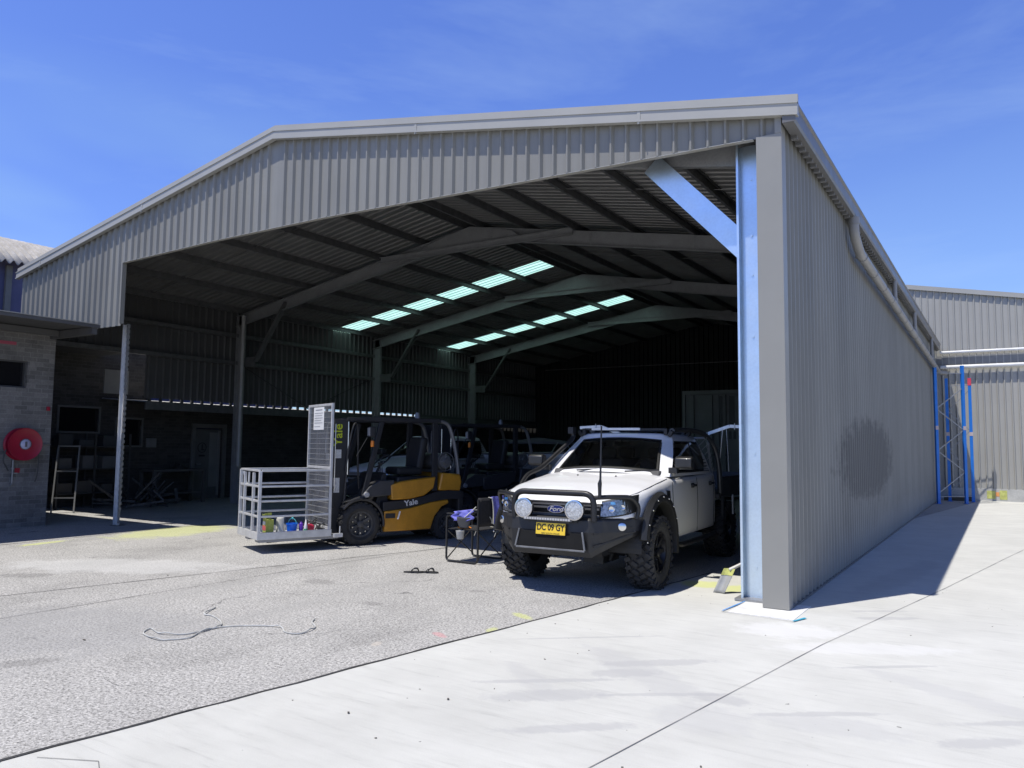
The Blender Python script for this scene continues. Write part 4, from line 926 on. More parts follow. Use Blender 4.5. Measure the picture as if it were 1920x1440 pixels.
# ------------------------------------------------------------------ forklift
M_yel = mat('forklift_yellow', (.50, .235, .02), .4, 0, .12, 5, fine=.05, coat=.2, streak=.06)
M_fblk = mat('forklift_black', (.022, .022, .024), .5, 0, .2, 6)
def make_forklift(name, label, full, loc, rotz, M_y):
    f = thing(name, label, 'forklift', loc, rotz)
    # drive and steer wheels
    for s in (-1, 1): wheel(f, s*.485, 0, .345, .225, s, 'fork', .20); wheel(f, s*.43, 1.66, .27, .17, s, 'fork', .15)
    # mast
    mb = MB()
    for s in (-1, 1):
        for (du, dv) in ((.40, -.36), (.33, -.36), (.26, -.35)): mb.bb(s*(du-.028), s*(du+.028), dv-.07, dv+.16, .10, 2.06 if du > .3 else 1.98)
        mb.cyl((s*.20, -.30, .15), (s*.20, -.30, 1.9), .035, 12)
    for z in (.25, .9, 1.98): mb.bb(-.42, .42, -.30, -.27, z, z+.09)
    mast = mb.build('mast', M_fblk, f, bevel=.004)
    mb = MB(); mb.cyl((-.05, -.33, .2), (-.05, -.33, 1.5), .028, 12); mb.tube(smooth_path([(.12, -.30, .3), (.14, -.30, 1.2), (.12, -.33, 1.9), (.05, -.40, 1.96), (.02, -.42, 1.5)], 5), .014, 8); mb.tube([(-.12, -.34, .3), (-.12, -.34, 1.95)], .012, 8); mb.build('lift_cylinder', M_alud, mast, smooth=True)
    mb = MB()
    for z in (.22, .52): mb.bb(-.52, .52, -.50, -.45, z, z+.09)
    for u in (-.35, -.12, .12, .35): mb.bb(u-.02, u+.02, -.45, -.43, .22, .61)
    for u in (-.47, .47): mb.bb(u-.02, u+.02, -.49, -.45, .22, .95)
    mb.bb(-.52, .52, -.49, -.46, .92, .96); mb.build('carriage', M_fblk, f, bevel=.004)
    for s in (-1, 1):
        mb = MB(); u = .18+s*.28; mb.prism([(-.50, .66), (-.50, .17), (-1.50, .125), (-1.50, .135), (-.545, .215), (-.545, .66)], u-.06, u+.06, 'x'); mb.build('fork', M_fblk, f)
    # body: sides
    if full:
        lab = [('Yale', .20, mat('lime_letters', (.50, .58, .02), .5), Matrix.Translation((.432, -.365, 1.80)) @ rotmat(R(90), 0, R(90)) @ rotmat(0, 0, R(90)))]
        for n_, sz, m_, M_ in lab: text_mesh('lettering', n_, sz, m_, mast, M_, .001, 0, 1.05, .003)
        mb = MB(); mb.bb(.430, .434, -.42, -.31, 1.42, 1.56); mb.bb(.430, .434, -.43, -.33, .86, 1.10); mb.build('decal', mat('sticker_white', (.6, .6, .58), .5, 0, .2, 40), mast)
    mb = MB(); mb.cyl((.445, -.20, 1.15), (.445, -.20, 2.02), .014, 8); mb.cyl((.445, -.42, .9), (.445, -.42, 1.98), .009, 8); mb.build('steel_rod', M_chr, mast, smooth=True)
    mb = MB(); mb.tube(smooth_path([(.45, -.24, 1.2), (.47, -.18, 1.7), (.45, -.10, 1.98), (.42, -.02, 1.90), (.40, .0, 1.3), (.36, .05, .9)], 6), .016, 8); mb.tube(smooth_path([(.44, -.30, .45), (.50, -.27, .75), (.46, -.22, 1.15)], 6), .013, 8); mb.build('hydraulic_hose', M_fblk, mast, smooth=True)
    mb = MB()
    for z_ in range(26): mb.bb(.30, .33, -.305, -.285, .35+z_*.06, .39+z_*.06)
    mb.build('lift_chain', M_alud, mast)
    # lower frame and hood
    mb = MB(); mb.bb(-.46, .46, -.18, .50, .22, .52); mb.bb(-.50, .50, .40, 1.50, .18, .30); mb.build('chassis', M_fblk, f, bevel=.01)
    for s in (-1, 1):
        mb = MB(); mb.prism([(.43, .20), (1.30, .20), (1.38, .42), (1.52, .58), (1.66, .635), (1.64, .70), (1.30, .66), (.90, .575), (.42, .535)], s*.44, s*.575, 'x')
        bp = mb.build('side_panel', M_y, f, bevel=.015, smooth=35)
        mb = MB(); mb.bb(s*.52, s*.580, .44, .62, .42, .50); mb.build('step_recess', M_fblk, bp)
        mb = MB(); mb.bar((s*.595, .66, .40), (s*.595, .70, .53), .02, .02); mb.build('grab_handle', mat('handle_white', (.8, .8, .78), .4), bp)
        mb = MB(); mb.prism([(.40, .54), (.90, .58), (1.30, .665), (1.64, .705), (1.90, .70), (1.90, .84), (1.66, .86), (1.42, .84), (1.20, .775), (.90, .72), (.40, .69)], s*.42, s*.565, 'x'); bd = mb.build('black_band', M_fblk, f, bevel=.008)
        if full and s > 0: text_mesh('lettering', 'Yale', .135, mat('letter_silver', (.75, .75, .75), .35, .3, 0), bd, Matrix.Translation((.568, .92, .665)) @ rotmat(0, 0, R(9)*0) @ rotmat(R(90), 0, R(90)) @ rotmat(0, 0, R(8)), .001, 0, 1.1, .003)
        mb = MB(); mb.prism([(.56, .72), (.90, .725), (1.18, .78), (1.36, .90), (1.40, 1.10), (1.0, 1.06), (.70, 1.02), (.54, .97)], s*.30, s*.56, 'x'); mb.build('hood_panel', M_y, f, bevel=.02, smooth=35)
        # fender
        mb = MB(); N = 18; prof = [(.385, .36), (.385, .60), (.405, .61), (.42, .60), (.42, .36)]; k = len(mb.v); c = (0, .345)
        for i in range(N+1):
            a = R(-8+150*i/N)
            for r_, u in prof: mb.v.append(Vector((s*u, c[0]+r_*math.cos(a), c[1]+r_*math.sin(a))))
        for i in range(N):
            for j in range(4): mb.f.append((k+i*5+j, k+i*5+j+1, k+(i+1)*5+j+1, k+(i+1)*5+j))
        mb.build('fender', M_fblk, f, smooth=40, solid=.004)
        mb = MB(); mb.prism([(-.30, .70), (.16, .77), (.55, .80), (.62, 1.05), (.35, 1.05), (.16, .95), (.02, .80)], s*.30, s*.545, 'x'); mb.build('front_cowl', mat('cowl_dark', (.05, .05, .052), .45, 0, .15, 6), f, bevel=.015)
        mb = MB(); mb.lathe([(.0, .02), (.045, .015), (.05, -.01)], (s*.56, .10, .82), (s, 0, 0), 20); mb.build('round_lamp', mat('lamp_glass', (.5, .5, .5), .15, .3, .3, 30), f, smooth=True)
        # pillars of the overhead guard
        mb = MB(); mb.bar((s*.50, .06, .75), (s*.47, .38, 2.02), .05, .09, up=(0, 1, 0)); mb.build('front_pillar', M_fblk, f, bevel=.008)
        mb = MB(); mb.bar((s*.50, 1.40, .85), (s*.48, 1.40, 2.05), .06, .10, up=(0, 1, 0)); mb.build('rear_pillar', M_fblk, f, bevel=.008)
        mb = MB(); mb.tube(smooth_path([(s*.48, 1.45, 2.08), (s*.48, 1.66, 2.02), (s*.49, 1.76, 1.80), (s*.50, 1.84, 1.45), (s*.51, 1.88, 1.12)], 5), .035, 8); mb.build('guard_leg', mat('guard_grey', (.17, .17, .17), .4, .3), f, smooth=True)
    # front cowl top, seat deck, seat, wheel
    mb = MB(); mb.bb(-.50, .50, .02, .50, .50, .56); mb.prism([(.30, .56), (.42, 1.15), (.50, 1.18), (.55, .56)], -.45, .45, 'x'); mb.build('dash', M_fblk, f, bevel=.01)
    mb = MB(); mb.bb(-.46, .46, .70, 1.42, .86, 1.10); mb.build('seat_deck', M_fblk, f, bevel=.03)
    mb = MB(); mb.bb(-.26, .26, .80, 1.30, 1.12, 1.26); mb.box((0, 1.30, 1.50), (.50, .14, .58), (R(-10), 0, 0)); st = mb.build('seat', mat('seat_vinyl', (.02, .02, .02), .6), f, bevel=.05, bseg=3)
    mb = MB(); 
    mb.tube([(0+.17*math.cos(2*pi*i/24), .62+.17*math.sin(2*pi*i/24)*.8, 1.36+.17*math.sin(2*pi*i/24)*.6) for i in range(24)], .014, 8, closed=True); mb.tube([(0, .62, 1.36), (0, .50, 1.1)], .025, 8); mb.bar((-.16, .62, 1.36), (.16, .62, 1.36), .03, .012); mb.build('steering_wheel', M_fblk, f, smooth=True)
    for u in (.22, .28, .34): mb = MB(); mb.tube([(u, .48, 1.15), (u, .46, 1.32)], .007, 6); mb.sphere((u, .46, 1.33), .02, 10, 6); mb.build('lever', M_fblk, f, smooth=True)
    # guard roof
    mb = MB()
    for s in (-1, 1): mb.bb(s*.46, s*.53, .05, 1.50, 2.04, 2.11)
    for v in (.05, .30, .5, .7, .9, 1.1, 1.3, 1.47): mb.bb(-.47, .47, v-.02, v+.02, 2.055, 2.10)
    mb.bar((-.50, -.30, 2.06), (-.50, .1, 2.08), .06, .05); mb.bar((.50, -.25, 2.06), (.50, .1, 2.08), .06, .05); mb.build('overhead_guard', M_fblk, f, bevel=.006)
    mb = MB(); mb.lathe([(.05, 0), (.05, .05), (.035, .11), (0, .12)], (.2, 1.2, 2.11), (0, 0, 1), 14); mb.build('beacon', mat('beacon_grey', (.2, .2, .2), .3), f, smooth=True)
    for s in (-1, 1):
        mb = MB(); mb.box((s*.57, .16, 1.86), (.10, .10, .17)); mb.build('work_lamp', M_fblk, f, bevel=.015)
        mb = MB(); mb.box((s*.57, .105, 1.86), (.08, .01, .13)); mb.build('lamp_lens', mat('lamp_glass', (.5, .5, .5), .15), f)
        mb = MB(); mb.lathe([(.028, -.05), (.032, 0), (.028, .05), (0, .06)], (s*.56, .18, 1.66), (0, 0, 1), 14); mb.build('indicator', mat('amber', (.75, .22, .02), .3, 0, 0) , f, smooth=True)
    mb = MB(); mb.tube([(.54, .12, 1.80), (.56, -.1, 1.45)], .006, 5); mb.build('lamp_cable', M_fblk, f)
    # counterweight
    mb = MB(); mb.prism([(1.46, .86), (1.90, .84), (1.93, 1.0), (1.90, 1.14), (1.52, 1.17)], -.54, .56, 'x'); mb.build('counterweight', M_y, f, bevel=.03, bseg=3, smooth=40)
    mb = MB(); mb.prism([(1.30, .30), (1.95, .30), (1.98, .86), (1.42, .86)], -.34, .34, 'x'); mb.bb(-.54, .56, 1.86, 1.97, .36, .84); mb.build('rear_body', M_fblk, f, bevel=.02)
    mb = MB(); mb.lathe([(.0, -.40), (.10, -.38), (.145, -.32), (.15, -.28), (.15, .40), (.145, .46), (.11, .50), (.06, .50), (.05, .55), (0, .55)], (0, 1.62, 1.36), (1, 0, 0), 28); mb.build('gas_bottle', mat('bottle_grey', (.20, .20, .20), .35, .5, .2, 6), f, smooth=40)
    mb = MB(); mb.lathe([(.155, .495), (.165, .495), (.165, .515), (.155, .515)], (0, 1.62, 1.36), (1, 0, 0), 28, closed=True)
    mb.bar((.50, 1.50, 1.36), (.50, 1.74, 1.36), .012, .02); mb.bar((.50, 1.62, 1.22), (.50, 1.62, 1.50), .012, .02); mb.bb(-.3, .3, 1.50, 1.74, 1.17, 1.22); mb.build('bottle_cradle', M_alud, f)
    return f
make_forklift('forklift', 'yellow and black forklift carrying the wire work platform', True, (-7.56, 1.365, 0), R(-23), M_yel)

# ------------------------------------------------------------------ work platform
M_cage = mat('cage_galv', (.62, .62, .61), .45, .35, .12, 9, .08, 60)
cage = thing('work_platform', 'pale steel railed work platform with tall wire mesh back on the forks', 'work platform', (-7.78, .20, 0), R(-23))
mb = MB(); X, V = .53, .58
for s in (-1, 1): mb.bb(s*(X-.05), s*X, -V, V, .205, .315); 
mb.bb(-X+.051, X-.051, -V, -V+.05, .205, .315); mb.bb(-X+.051, X-.051, V-.05, V, .205, .315); mb.bb(-X+.05, X-.05, -V+.05, V-.05, .215, .23)
cage_tray = mb.build('tray', M_cage, cage, bevel=.004)
mb = MB()
for u in (-.10, .42): mb.bb(u-.09, u+.09, -V+.03, V+.12, .165, .204)
mb.bb(-.5, .55, V, V+.10, .20, .23); mb.build('fork_pocket', mat('pocket_grey', (.3, .3, .3), .5, .4), cage, bevel=.004)
mb = MB(); mb.bb(.545, .60, V+.02, V+.16, .19, .25); mb.cyl((.57, V+.12, .25), (.57, V+.12, .36), .010, 8); mb.build('locking_pin', M_cage, cage)
for (u, v) in ((-X+.025, -V+.025), (X-.025, -V+.025)): MB().bb(u-.022, u+.022, v-.022, v+.022, .316, 1.235).build('corner_post', M_cage, cage, bevel=.004)
for (u, v) in ((-.26, -V+.02), (.20, -V+.02)): MB().bb(u-.022, u+.022, v-.02, v+.02, .316, 1.20).build('gate_post', M_cage, cage, bevel=.004)
for z in (.55, .78, 1.0, 1.235):
    for s in (-1, 1): mb = MB(); mb.bb(s*(X-.025)-.016, s*(X-.025)+.016, -V+.048, V-.05, z-.016, z+.016); mb.build('side_rail', M_cage, cage, bevel=.005)
    mb = MB(); mb.bb(-X+.048, X-.048, -V+.008, -V+.04, z-.016, z+.016); mb.build('gate_rail', M_cage, cage, bevel=.005)
mb = MB()
for s in (-1, 1): mb.bb(s*(X-.02)-.02, s*(X-.02)+.02, V-.05, V-.01, .316, 2.30)
for z in (.33, 1.27, 2.28): mb.bb(-X+.04, X-.04, V-.048, V-.012, z-.02, z+.02)
mb.build('back_frame', M_cage, cage, bevel=.004)
mb = MB(); nx = 21
for i in range(nx): u = -X+.05+(2*X-.10)*(i+.5)/nx; mb.bar((u, V-.03, .35), (u, V-.03, 2.27), .0055, .0055)
z = .38
while z < 2.26: mb.bar((-X+.04, V-.036, z), (X-.04, V-.036, z), .0055, .0055); z += .085
mb.build('wire_mesh', mat('mesh_wire', (.62, .62, .62), .4, .5, 0), cage)
mb = MB(); mb.bb(-.28, .18, V-.046, V-.042, 1.88, 2.25); nt = mb.build('notice', mat('notice_white', (.80, .80, .78), .5), cage)
mb = MB()
for i, (a, b, zz) in enumerate([(-.20, .10, 2.20), (-.24, .14, 2.15), (-.24, .10, 2.11), (-.24, .13, 2.07), (-.24, .06, 2.03), (-.24, .12, 1.99), (-.24, .02, 1.93)]): mb.bb(a, b, V-.049, V-.0465, zz, zz+(.014 if i == 0 else .007))
mb.build('notice_lines', mat('notice_ink', (.25, .25, .27), .7), nt)
mb = MB(); mb.tube(smooth_path([(-.47, -.53, 1.2), (-.40, -.50, 1.02), (-.30, -.50, .98), (-.20, -.52, 1.05), (-.16, -.53, 1.2)], 5), .014, 8); mb.build('latch_rope', mat('rope_white', (.75, .75, .72), .7), cage, smooth=True)

def in_cage(u, v, z):  # platform coordinates to world
    a = R(-23); return (-7.78+u*math.cos(a)-v*math.sin(a), .20+u*math.sin(a)+v*math.cos(a), z)
M_card = mat('yellow_green_card', (.42, .46, .10), .6, 0, .2, 20)
c = thing('carton', 'open yellow green carton with a red label on the platform floor', 'carton', in_cage(.34, -.36, .231), R(-20))
mb = MB(); mb.bb(-.07, .07, -.06, .06, 0, .26); mb.build('box', M_card, c); mb = MB(); mb.box((-.03, .0, .31), (.10, .11, .004), (0, R(-70), 0)); mb.box((.02, -.07, .30), (.13, .004, .09), (R(20), 0, 0)); mb.build('flap', M_card, c)
mb = MB(); mb.bb(-.0705, .06, -.063, -.0605, .10, .17); mb.build('label', mat('red_label', (.62, .12, .12), .6), c); mb = MB(); mb.bb(-.06, .05, -.0645, -.063, .185, .235); mb.build('print_panel', mat('label_white', (.75, .74, .70), .6), c)
c = thing('paper_bag', 'crumpled white paper bag beside the yellow green carton', 'bag', in_cage(.30, -.16, .231), .3)
mb = MB(); mb.grid(lambda u, v: ((.075+.012*math.sin(9*u+5*v))*math.cos(2*pi*u)*(1-.25*v), (.06+.01*math.cos(17*u))*math.sin(2*pi*u)*(1-.4*v), .30*v+.012*math.sin(14*u)), 24, 8); mb.build('sack', mat('paper', (.62, .61, .56), .8), c, smooth=20, recalc=False, solid=.003)
c = thing('bucket', 'small blue plastic bucket on the platform floor', 'bucket', in_cage(.36, .0, .231))
mb = MB(); mb.lathe([(0, .003), (.062, .003), (.066, .02), (.083, .17), (.092, .175), (.092, .19), (.083, .19), (.062, .015), (0, .015)], n=28); mb.build('tub', mat('bucket_blue', (.005, .14, .72), .35), c, smooth=40)
mb = MB(); mb.tube([(.088*math.cos(R(a)), .05*math.sin(R(a))*0+.01, .185+.075*math.sin(R(a))) for a in range(0, 181, 15)], .004, 6); mb.sphere((0, .01, .265), .018, 8, 6); mb.build('handle', mat('handle_teal', (.1, .5, .55), .4), c, smooth=True)
c = thing('spray_can', 'purple spray can standing next to the blue bucket', 'spray can', in_cage(.38, .14, .231))
mb = MB(); mb.lathe([(0, 0), (.030, 0), (.032, .01), (.032, .17), (.022, .19), (.012, .195), (.012, .21), (0, .21)], n=20); mb.build('can', mat('can_purple', (.10, .02, .35), .3), c, smooth=40)
c = thing('bottle', 'small bottle with white cone cap and green base on the platform', 'bottle', in_cage(.42, .20, .231))
mb = MB(); mb.lathe([(0, 0), (.030, 0), (.032, .01), (.032, .09), (.028, .10), (0, .10)], n=20); mb.build('body', mat('bottle_green', (.04, .35, .12), .3), c, smooth=40); mb = MB(); mb.lathe([(.028, .10), (.026, .13), (.006, .24), (0, .245)], n=20); mb.build('cap', mat('cap_white', (.8, .8, .8), .4), c, smooth=40)
c = thing('funnel', 'red plastic funnel lying between bottle and tool heap', 'funnel', in_cage(.33, .30, .33), 0, rot=(R(60), 0, R(30)))
mb = MB(); mb.lathe([(.07, 0), (.065, .0), (.015, .09), (.010, .14), (.014, .14), (.02, .09), (.07, 0)], n=20); mb.build('cone', mat('funnel_red', (.60, .03, .08), .4), c, smooth=40)
c = thing('tool_heap', 'dark heap of tangled tools and straps near the mesh back', 'tools', in_cage(.25, .38, .231))
rnd = random.Random(3); mb = MB()
for i in range(26):
    p = Vector((rnd.uniform(-.16, .16), rnd.uniform(-.12, .12), rnd.uniform(.01, .16))); q = p+Vector((rnd.uniform(-.14, .14), rnd.uniform(-.1, .1), rnd.uniform(-.03, .09))); q.z = max(.01, q.z); mb.bar(p, q, rnd.uniform(.01, .035), rnd.uniform(.008, .03))
for i in range(5): p = (rnd.uniform(-.12, .12), rnd.uniform(-.08, .08), .05); mb.tube(smooth_path([(p[0]+rnd.uniform(-.1, .1), p[1]+rnd.uniform(-.08, .08), rnd.uniform(.02, .2)) for k in range(5)], 5), .008, 6)
mb.build('tools', mat('tool_dark', (.07, .07, .07), .4, .4, .6, 25), c)
c = thing('roll_of_tape', 'white tape roll lying by the front of the blue bucket', 'tape', in_cage(.44, -.08, .231))
mb = MB(); mb.lathe([(.028, 0), (.045, 0), (.045, .03), (.028, .03)], n=24, closed=True); mb.build('roll', mat('tape_white', (.75, .75, .72), .5), c, smooth=40)

# ------------------------------------------------------------------ vehicles deep in the shed
make_pickup('parked_pickup', 'pale silver pickup parked behind the yellow forklift in shade', mat('silver_grey_paint', (.62, .63, .64), .35, .2, .04, 2, coat=.5), False, (-9.9, 5.2, .02), R(-2))
def strip_tree(o): pass
make_forklift('second_forklift', 'dark forklift parked in the shade between silver pickup and pale boat', False, (-8.1, 4.9, 0), R(-23), mat('faded_black_paint', (.04, .04, .042), .45))
# boat on a trailer
bt = thing('boat', 'pale grey dinghy hull on trailer with dark folded cover on top', 'boat', (-7.9, 8.6, 0), R(8))
def hull(a, b):
    x = -2.6+5.2*a; w = .95*(1-max(0, (a-.55)/.45)**2.2*.92); zk = .55+.5*max(0, (a-.6)/.4)**2; zt = 1.42+.12*a; th = b*2-1
    return (x, w*(abs(th)**.6)*(1 if th > 0 else -1) if abs(th) > 0 else 0, zk+(zt-zk)*abs(th)**1.6)
MB().grid(hull, 24, 20).build('hull', mat('hull_grey', (.62, .63, .63), .4, .3, .08, 2), bt, smooth=50, recalc=False, solid=.01)
mb = MB()
for s in (-1, 1): mb.tube([(hull(i/20, .5+s*.5)[0], hull(i/20, .5+s*.5)[1], hull(i/20, .5+s*.5)[2]) for i in range(21)], .025, 8); mb.tube([(hull(i/20, .5+s*.36)[0], hull(i/20, .5+s*.36)[1]*1.02, hull(i/20, .5+s*.36)[2]) for i in range(20)], .012, 6)
mb.build('gunwale', M_alud, bt, smooth=True)
mb = MB(); mb.bb(-2.5, 1.8, -.88, .88, 1.42, 1.47); mb.build('deck', mat('deck_grey', (.66, .67, .67), .5, 0, .1, 3), bt, bevel=.02)
mb = MB(); mb.grid(lambda a, b: (-1.4+2.2*a, (-.5+b)*(.5+.1*math.sin(9*a)), 1.72+.10*math.sin(pi*b)*(1+.3*math.sin(11*a+3*b))*min(1, 6*a*(1-a)+.2)), 26, 8); mb.build('folded_cover', mat('canvas_dark', (.10, .10, .10), .8), bt, smooth=60, solid=.03)
mb = MB(); 
for x in (-1.0, .5):
    for s in (-1, 1): mb.tube([(x, s*.8, 1.45), (x, s*.3, 1.74)], .015, 6)
mb.build('cover_frame', M_alud, bt)
mb = MB()
for s in (-1, 1): mb.bar((-2.4, s*.5, .5), (1.6, s*.5, .5), .06, .08); mb.bar((1.6, s*.5, .5), (3.2, 0, .45), .06, .08); mb.lathe([(0, -.09), (.26, -.09), (.30, -.05), (.30, .05), (.26, .09), (0, .09)], (-.5, s*1.05, .30), (0, 1, 0), 20); mb.bar((-.5, s*.45, .40), (-.5, s*1.0, .33), .06, .06)
mb.build('trailer_frame', M_alud, bt)
# site container near the end wall
ct = thing('shipping_container', 'tall pale storage container standing deep in the dark bay', 'container', (-5.9, 16.6, 0))
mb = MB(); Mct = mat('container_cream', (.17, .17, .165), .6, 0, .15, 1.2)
pr = []; x = -1.2
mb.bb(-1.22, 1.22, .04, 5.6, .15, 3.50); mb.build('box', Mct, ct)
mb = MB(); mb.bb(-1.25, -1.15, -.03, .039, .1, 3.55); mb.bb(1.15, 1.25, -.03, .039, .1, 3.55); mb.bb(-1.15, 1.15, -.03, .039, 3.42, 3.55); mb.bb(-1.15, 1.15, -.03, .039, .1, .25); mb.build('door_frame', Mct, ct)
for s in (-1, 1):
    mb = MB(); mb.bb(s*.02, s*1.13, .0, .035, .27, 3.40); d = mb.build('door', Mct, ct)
    mb = MB()
    for u in (.22, .85): mb.cyl((s*u, -.03, .3), (s*u, -.03, 3.4), .018, 8); mb.bb(s*u-.03, s*u+.10, -.05, -.02, 1.4, 1.46)
    mb.build('lock_rod', mat('rod_dark', (.06, .06, .06), .5), d)
mb = MB(); mb.bb(.0, .10, -.012, -.002, 2.2, 3.35); mb.bb(.32, .50, -.012, -.002, 2.4, 3.35); mb.bb(.30, .38, -.012, -.002, 1.95, 2.2); mb.bb(.45, .53, -.012, -.002, 1.95, 2.2); mb.build('dark_marking', mat('marking_dark', (.07, .07, .07), .6), ct)

# ------------------------------------------------------------------ folding chair with side table, cloths and cups
ch = thing('folding_chair', 'black tubular folding director chair with a blue towel over its back', 'chair', (-4.57, .90, 0), R(-1))
ff = mat('chair_frame', (.03, .03, .03), .35, .3, .1, 8); fab = mat('chair_fabric', (.02, .02, .022), .8, 0, .2, 20)
for s in (-1, 1):
    mb = MB(); y = s*.31; mb.tube(round_path([(.27, y, .90), (.27, y, .02), (-.28, y, .02), (-.28, y, .66), (.27, y, .66)], .06, 5), .0155, 10); mb.build('side_frame', ff, ch, smooth=True)
    mb = MB(); mb.bb(-.27, .20, y-.028, y+.028, .672, .69); mb.build('armrest', fab, ch, bevel=.006)
for a, b in (((-.26, -.30, .06), (-.26, .30, .44)), ((-.26, .30, .06), (-.26, -.30, .44)), ((.25, -.30, .06), (.25, .30, .44)), ((.25, .30, .06), (.25, -.30, .44))):
    mb = MB(); mb.tube([a, b], .009, 8); mb.build('cross_strut', ff, ch, smooth=True)
mb = MB(); mb.grid(lambda u, v: (-.26+.50*u, -.30+.60*v, .465-.035*math.sin(pi*v)*math.sin(pi*u)), 8, 10); mb.build('seat', fab, ch, smooth=True, solid=.01)
mb = MB(); mb.grid(lambda u, v: (.27+.05*math.sin(pi*v), -.31+.62*v, .52+.40*u), 6, 10); mb.build('backrest', fab, ch, smooth=True, solid=.012)
mb = MB(); mb.prism([(-.24, .02), (.06, .02), (.04, .18), (-.20, .18)], .0, .0, 'x') if False else None
mb = MB(); mb.box((-.10, .50, .68), (.42, .30, .018)); mb.tube([(-.28, .62, .67), (-.28, .36, .30)], .008, 6); mb.tube([(.08, .62, .67), (.08, .36, .30)], .008, 6); mb.build('side_table', mat('table_grey', (.22, .22, .22), .5), ch, bevel=.004)
M_tow = mat('towel_blue', (.20, .20, .62), .9, 0, .18, 9, .3, 120)
tw = thing('towel', 'periwinkle blue towel with pale hem draped over the chair back', 'towel', (-4.57, .90, 0), R(-1))
def drape(u, v):
    # v: along chair back width, u: over the top edge from front flap to rear flap
    L = .30; s = (u-.42)*.62; y = -.10+.40*v; bow = .05*math.sin(pi*(y+.31)/.62)
    wob = .012*math.sin(13*v+4*u)+.008*math.sin(23*v)
    if s < 0: return (.262+bow-.016+wob*.5, y, .932+s*(1-.25*v)+.0)
    return (.278+bow+.018+wob+.10*s, y+.03*math.sin(7*s), .932-s*(.75+.35*math.sin(3*v+1)))
mb = MB(); mb.grid(drape, 26, 22); tb = mb.build('cloth', M_tow, tw, smooth=True, recalc=False, solid=.008)
mb = MB(); mb.tube([drape(i/20, 0.0) for i in range(21)], .008, 6); mb.tube([drape(1, i/16) for i in range(17)], .007, 6); mb.tube([(.31+.03*math.sin(i), -.10+.014*i, .66-.16*math.sin(pi*i/12)) for i in range(13)], .006, 6); mb.build('hem', mat('hem_cream', (.62, .60, .5), .8), tw, smooth=True)
tw2 = thing('cloth', 'small folded blue cloth hanging over the near chair armrest', 'cloth', (-4.57, .90, 0), R(-1))
def flap(u, v):
    x = .20-.34*u+.03*math.sin(9*v); z = .765-.05*u-(.16-.06*abs(u-.4))*v; return (x, -.345-.02*math.sin(7*u)*v-.012*math.sin(12*u+4*v), z)
mb = MB(); mb.grid(flap, 18, 10); mb.build('sheet', M_tow, tw2, smooth=True, recalc=False, solid=.006)
mb = MB(); mb.tube([(.26, -.35, .80), (.20, -.355, .745), (.05, -.36, .625)], .007, 6); mb.build('hem', MATS['hem_cream'], tw2, smooth=True)
tw3 = thing('mesh_pouch', 'grey soft pouch hanging under the small blue cloth', 'pouch', (-4.57, .90, 0), R(-1))
mb = MB(); mb.grid(lambda u, v: (.05+(.12-.05*v*v)*math.cos(2*pi*u), -.345+.035*math.sin(2*pi*u)*(1-.5*v), .645-.15*v), 20, 8); mb.build('bag', mat('pouch_grey', (.06, .06, .062), .8), tw3, smooth=True, recalc=False, solid=.006)
og = thing('orange_pouch', 'orange pouch lying on the black chair seat', 'pouch', (-4.62, .70, .462), .1)
mb = MB(); mb.sphere((0, 0, .022), .1, 18, 10, (1.15, .55, .22)); mb.build('pouch', mat('pouch_orange', (.85, .28, .03), .6), og, smooth=True)
cp = thing('cup', 'pale grey cup hanging below the near side of the chair seat', 'cup', (-4.58, .545, .34))
mb = MB(); mb.lathe([(0, 0), (.04, 0), (.048, .01), (.060, .10), (.064, .115), (.060, .12), (.056, .11), (.044, .012), (0, .012)], n=24); mb.build('vessel', mat('cup_grey', (.45, .45, .42), .5), cp, smooth=40); mb = MB(); mb.bar((.0, .045, .12), (.0, .10, .17), .01, .01); mb.build('hook', ff, cp)

# ------------------------------------------------------------------ sandals
def sandal(name, label, x, y, a):
    s = thing(name, label, 'sandal', (x, y, .001), a, group='pair of sandals on the concrete')
    out = [(.13*math.cos(t_)*(1 if math.cos(t_) > 0 else 1.0), (.048 if math.cos(t_) > 0 else .036)*math.sin(t_)) for t_ in [2*pi*i/24 for i in range(24)]]
    mb = MB(); mb.prism(out, 0, .018, 'z'); mb.build('sole', mat('sandal_black', (.03, .03, .03), .7), s, bevel=.003)
    mb = MB(); mb.tube(smooth_path([(.07, 0, .02), (.05, .02, .055), (.0, .045, .05), (-.03, .043, .015)], 4), .007, 6); mb.tube(smooth_path([(.07, 0, .02), (.05, -.02, .055), (.0, -.045, .05), (-.03, -.043, .015)], 4), .007, 6); mb.build('strap', mat('strap_black', (.025, .025, .025), .5), s, smooth=True)
sandal('sandal', 'black thong sandal lying nearer the yellow forklift', -4.60, -.44, R(28)); sandal('sandal', 'black thong sandal lying nearer the white pickup', -4.43, -.33, R(18))

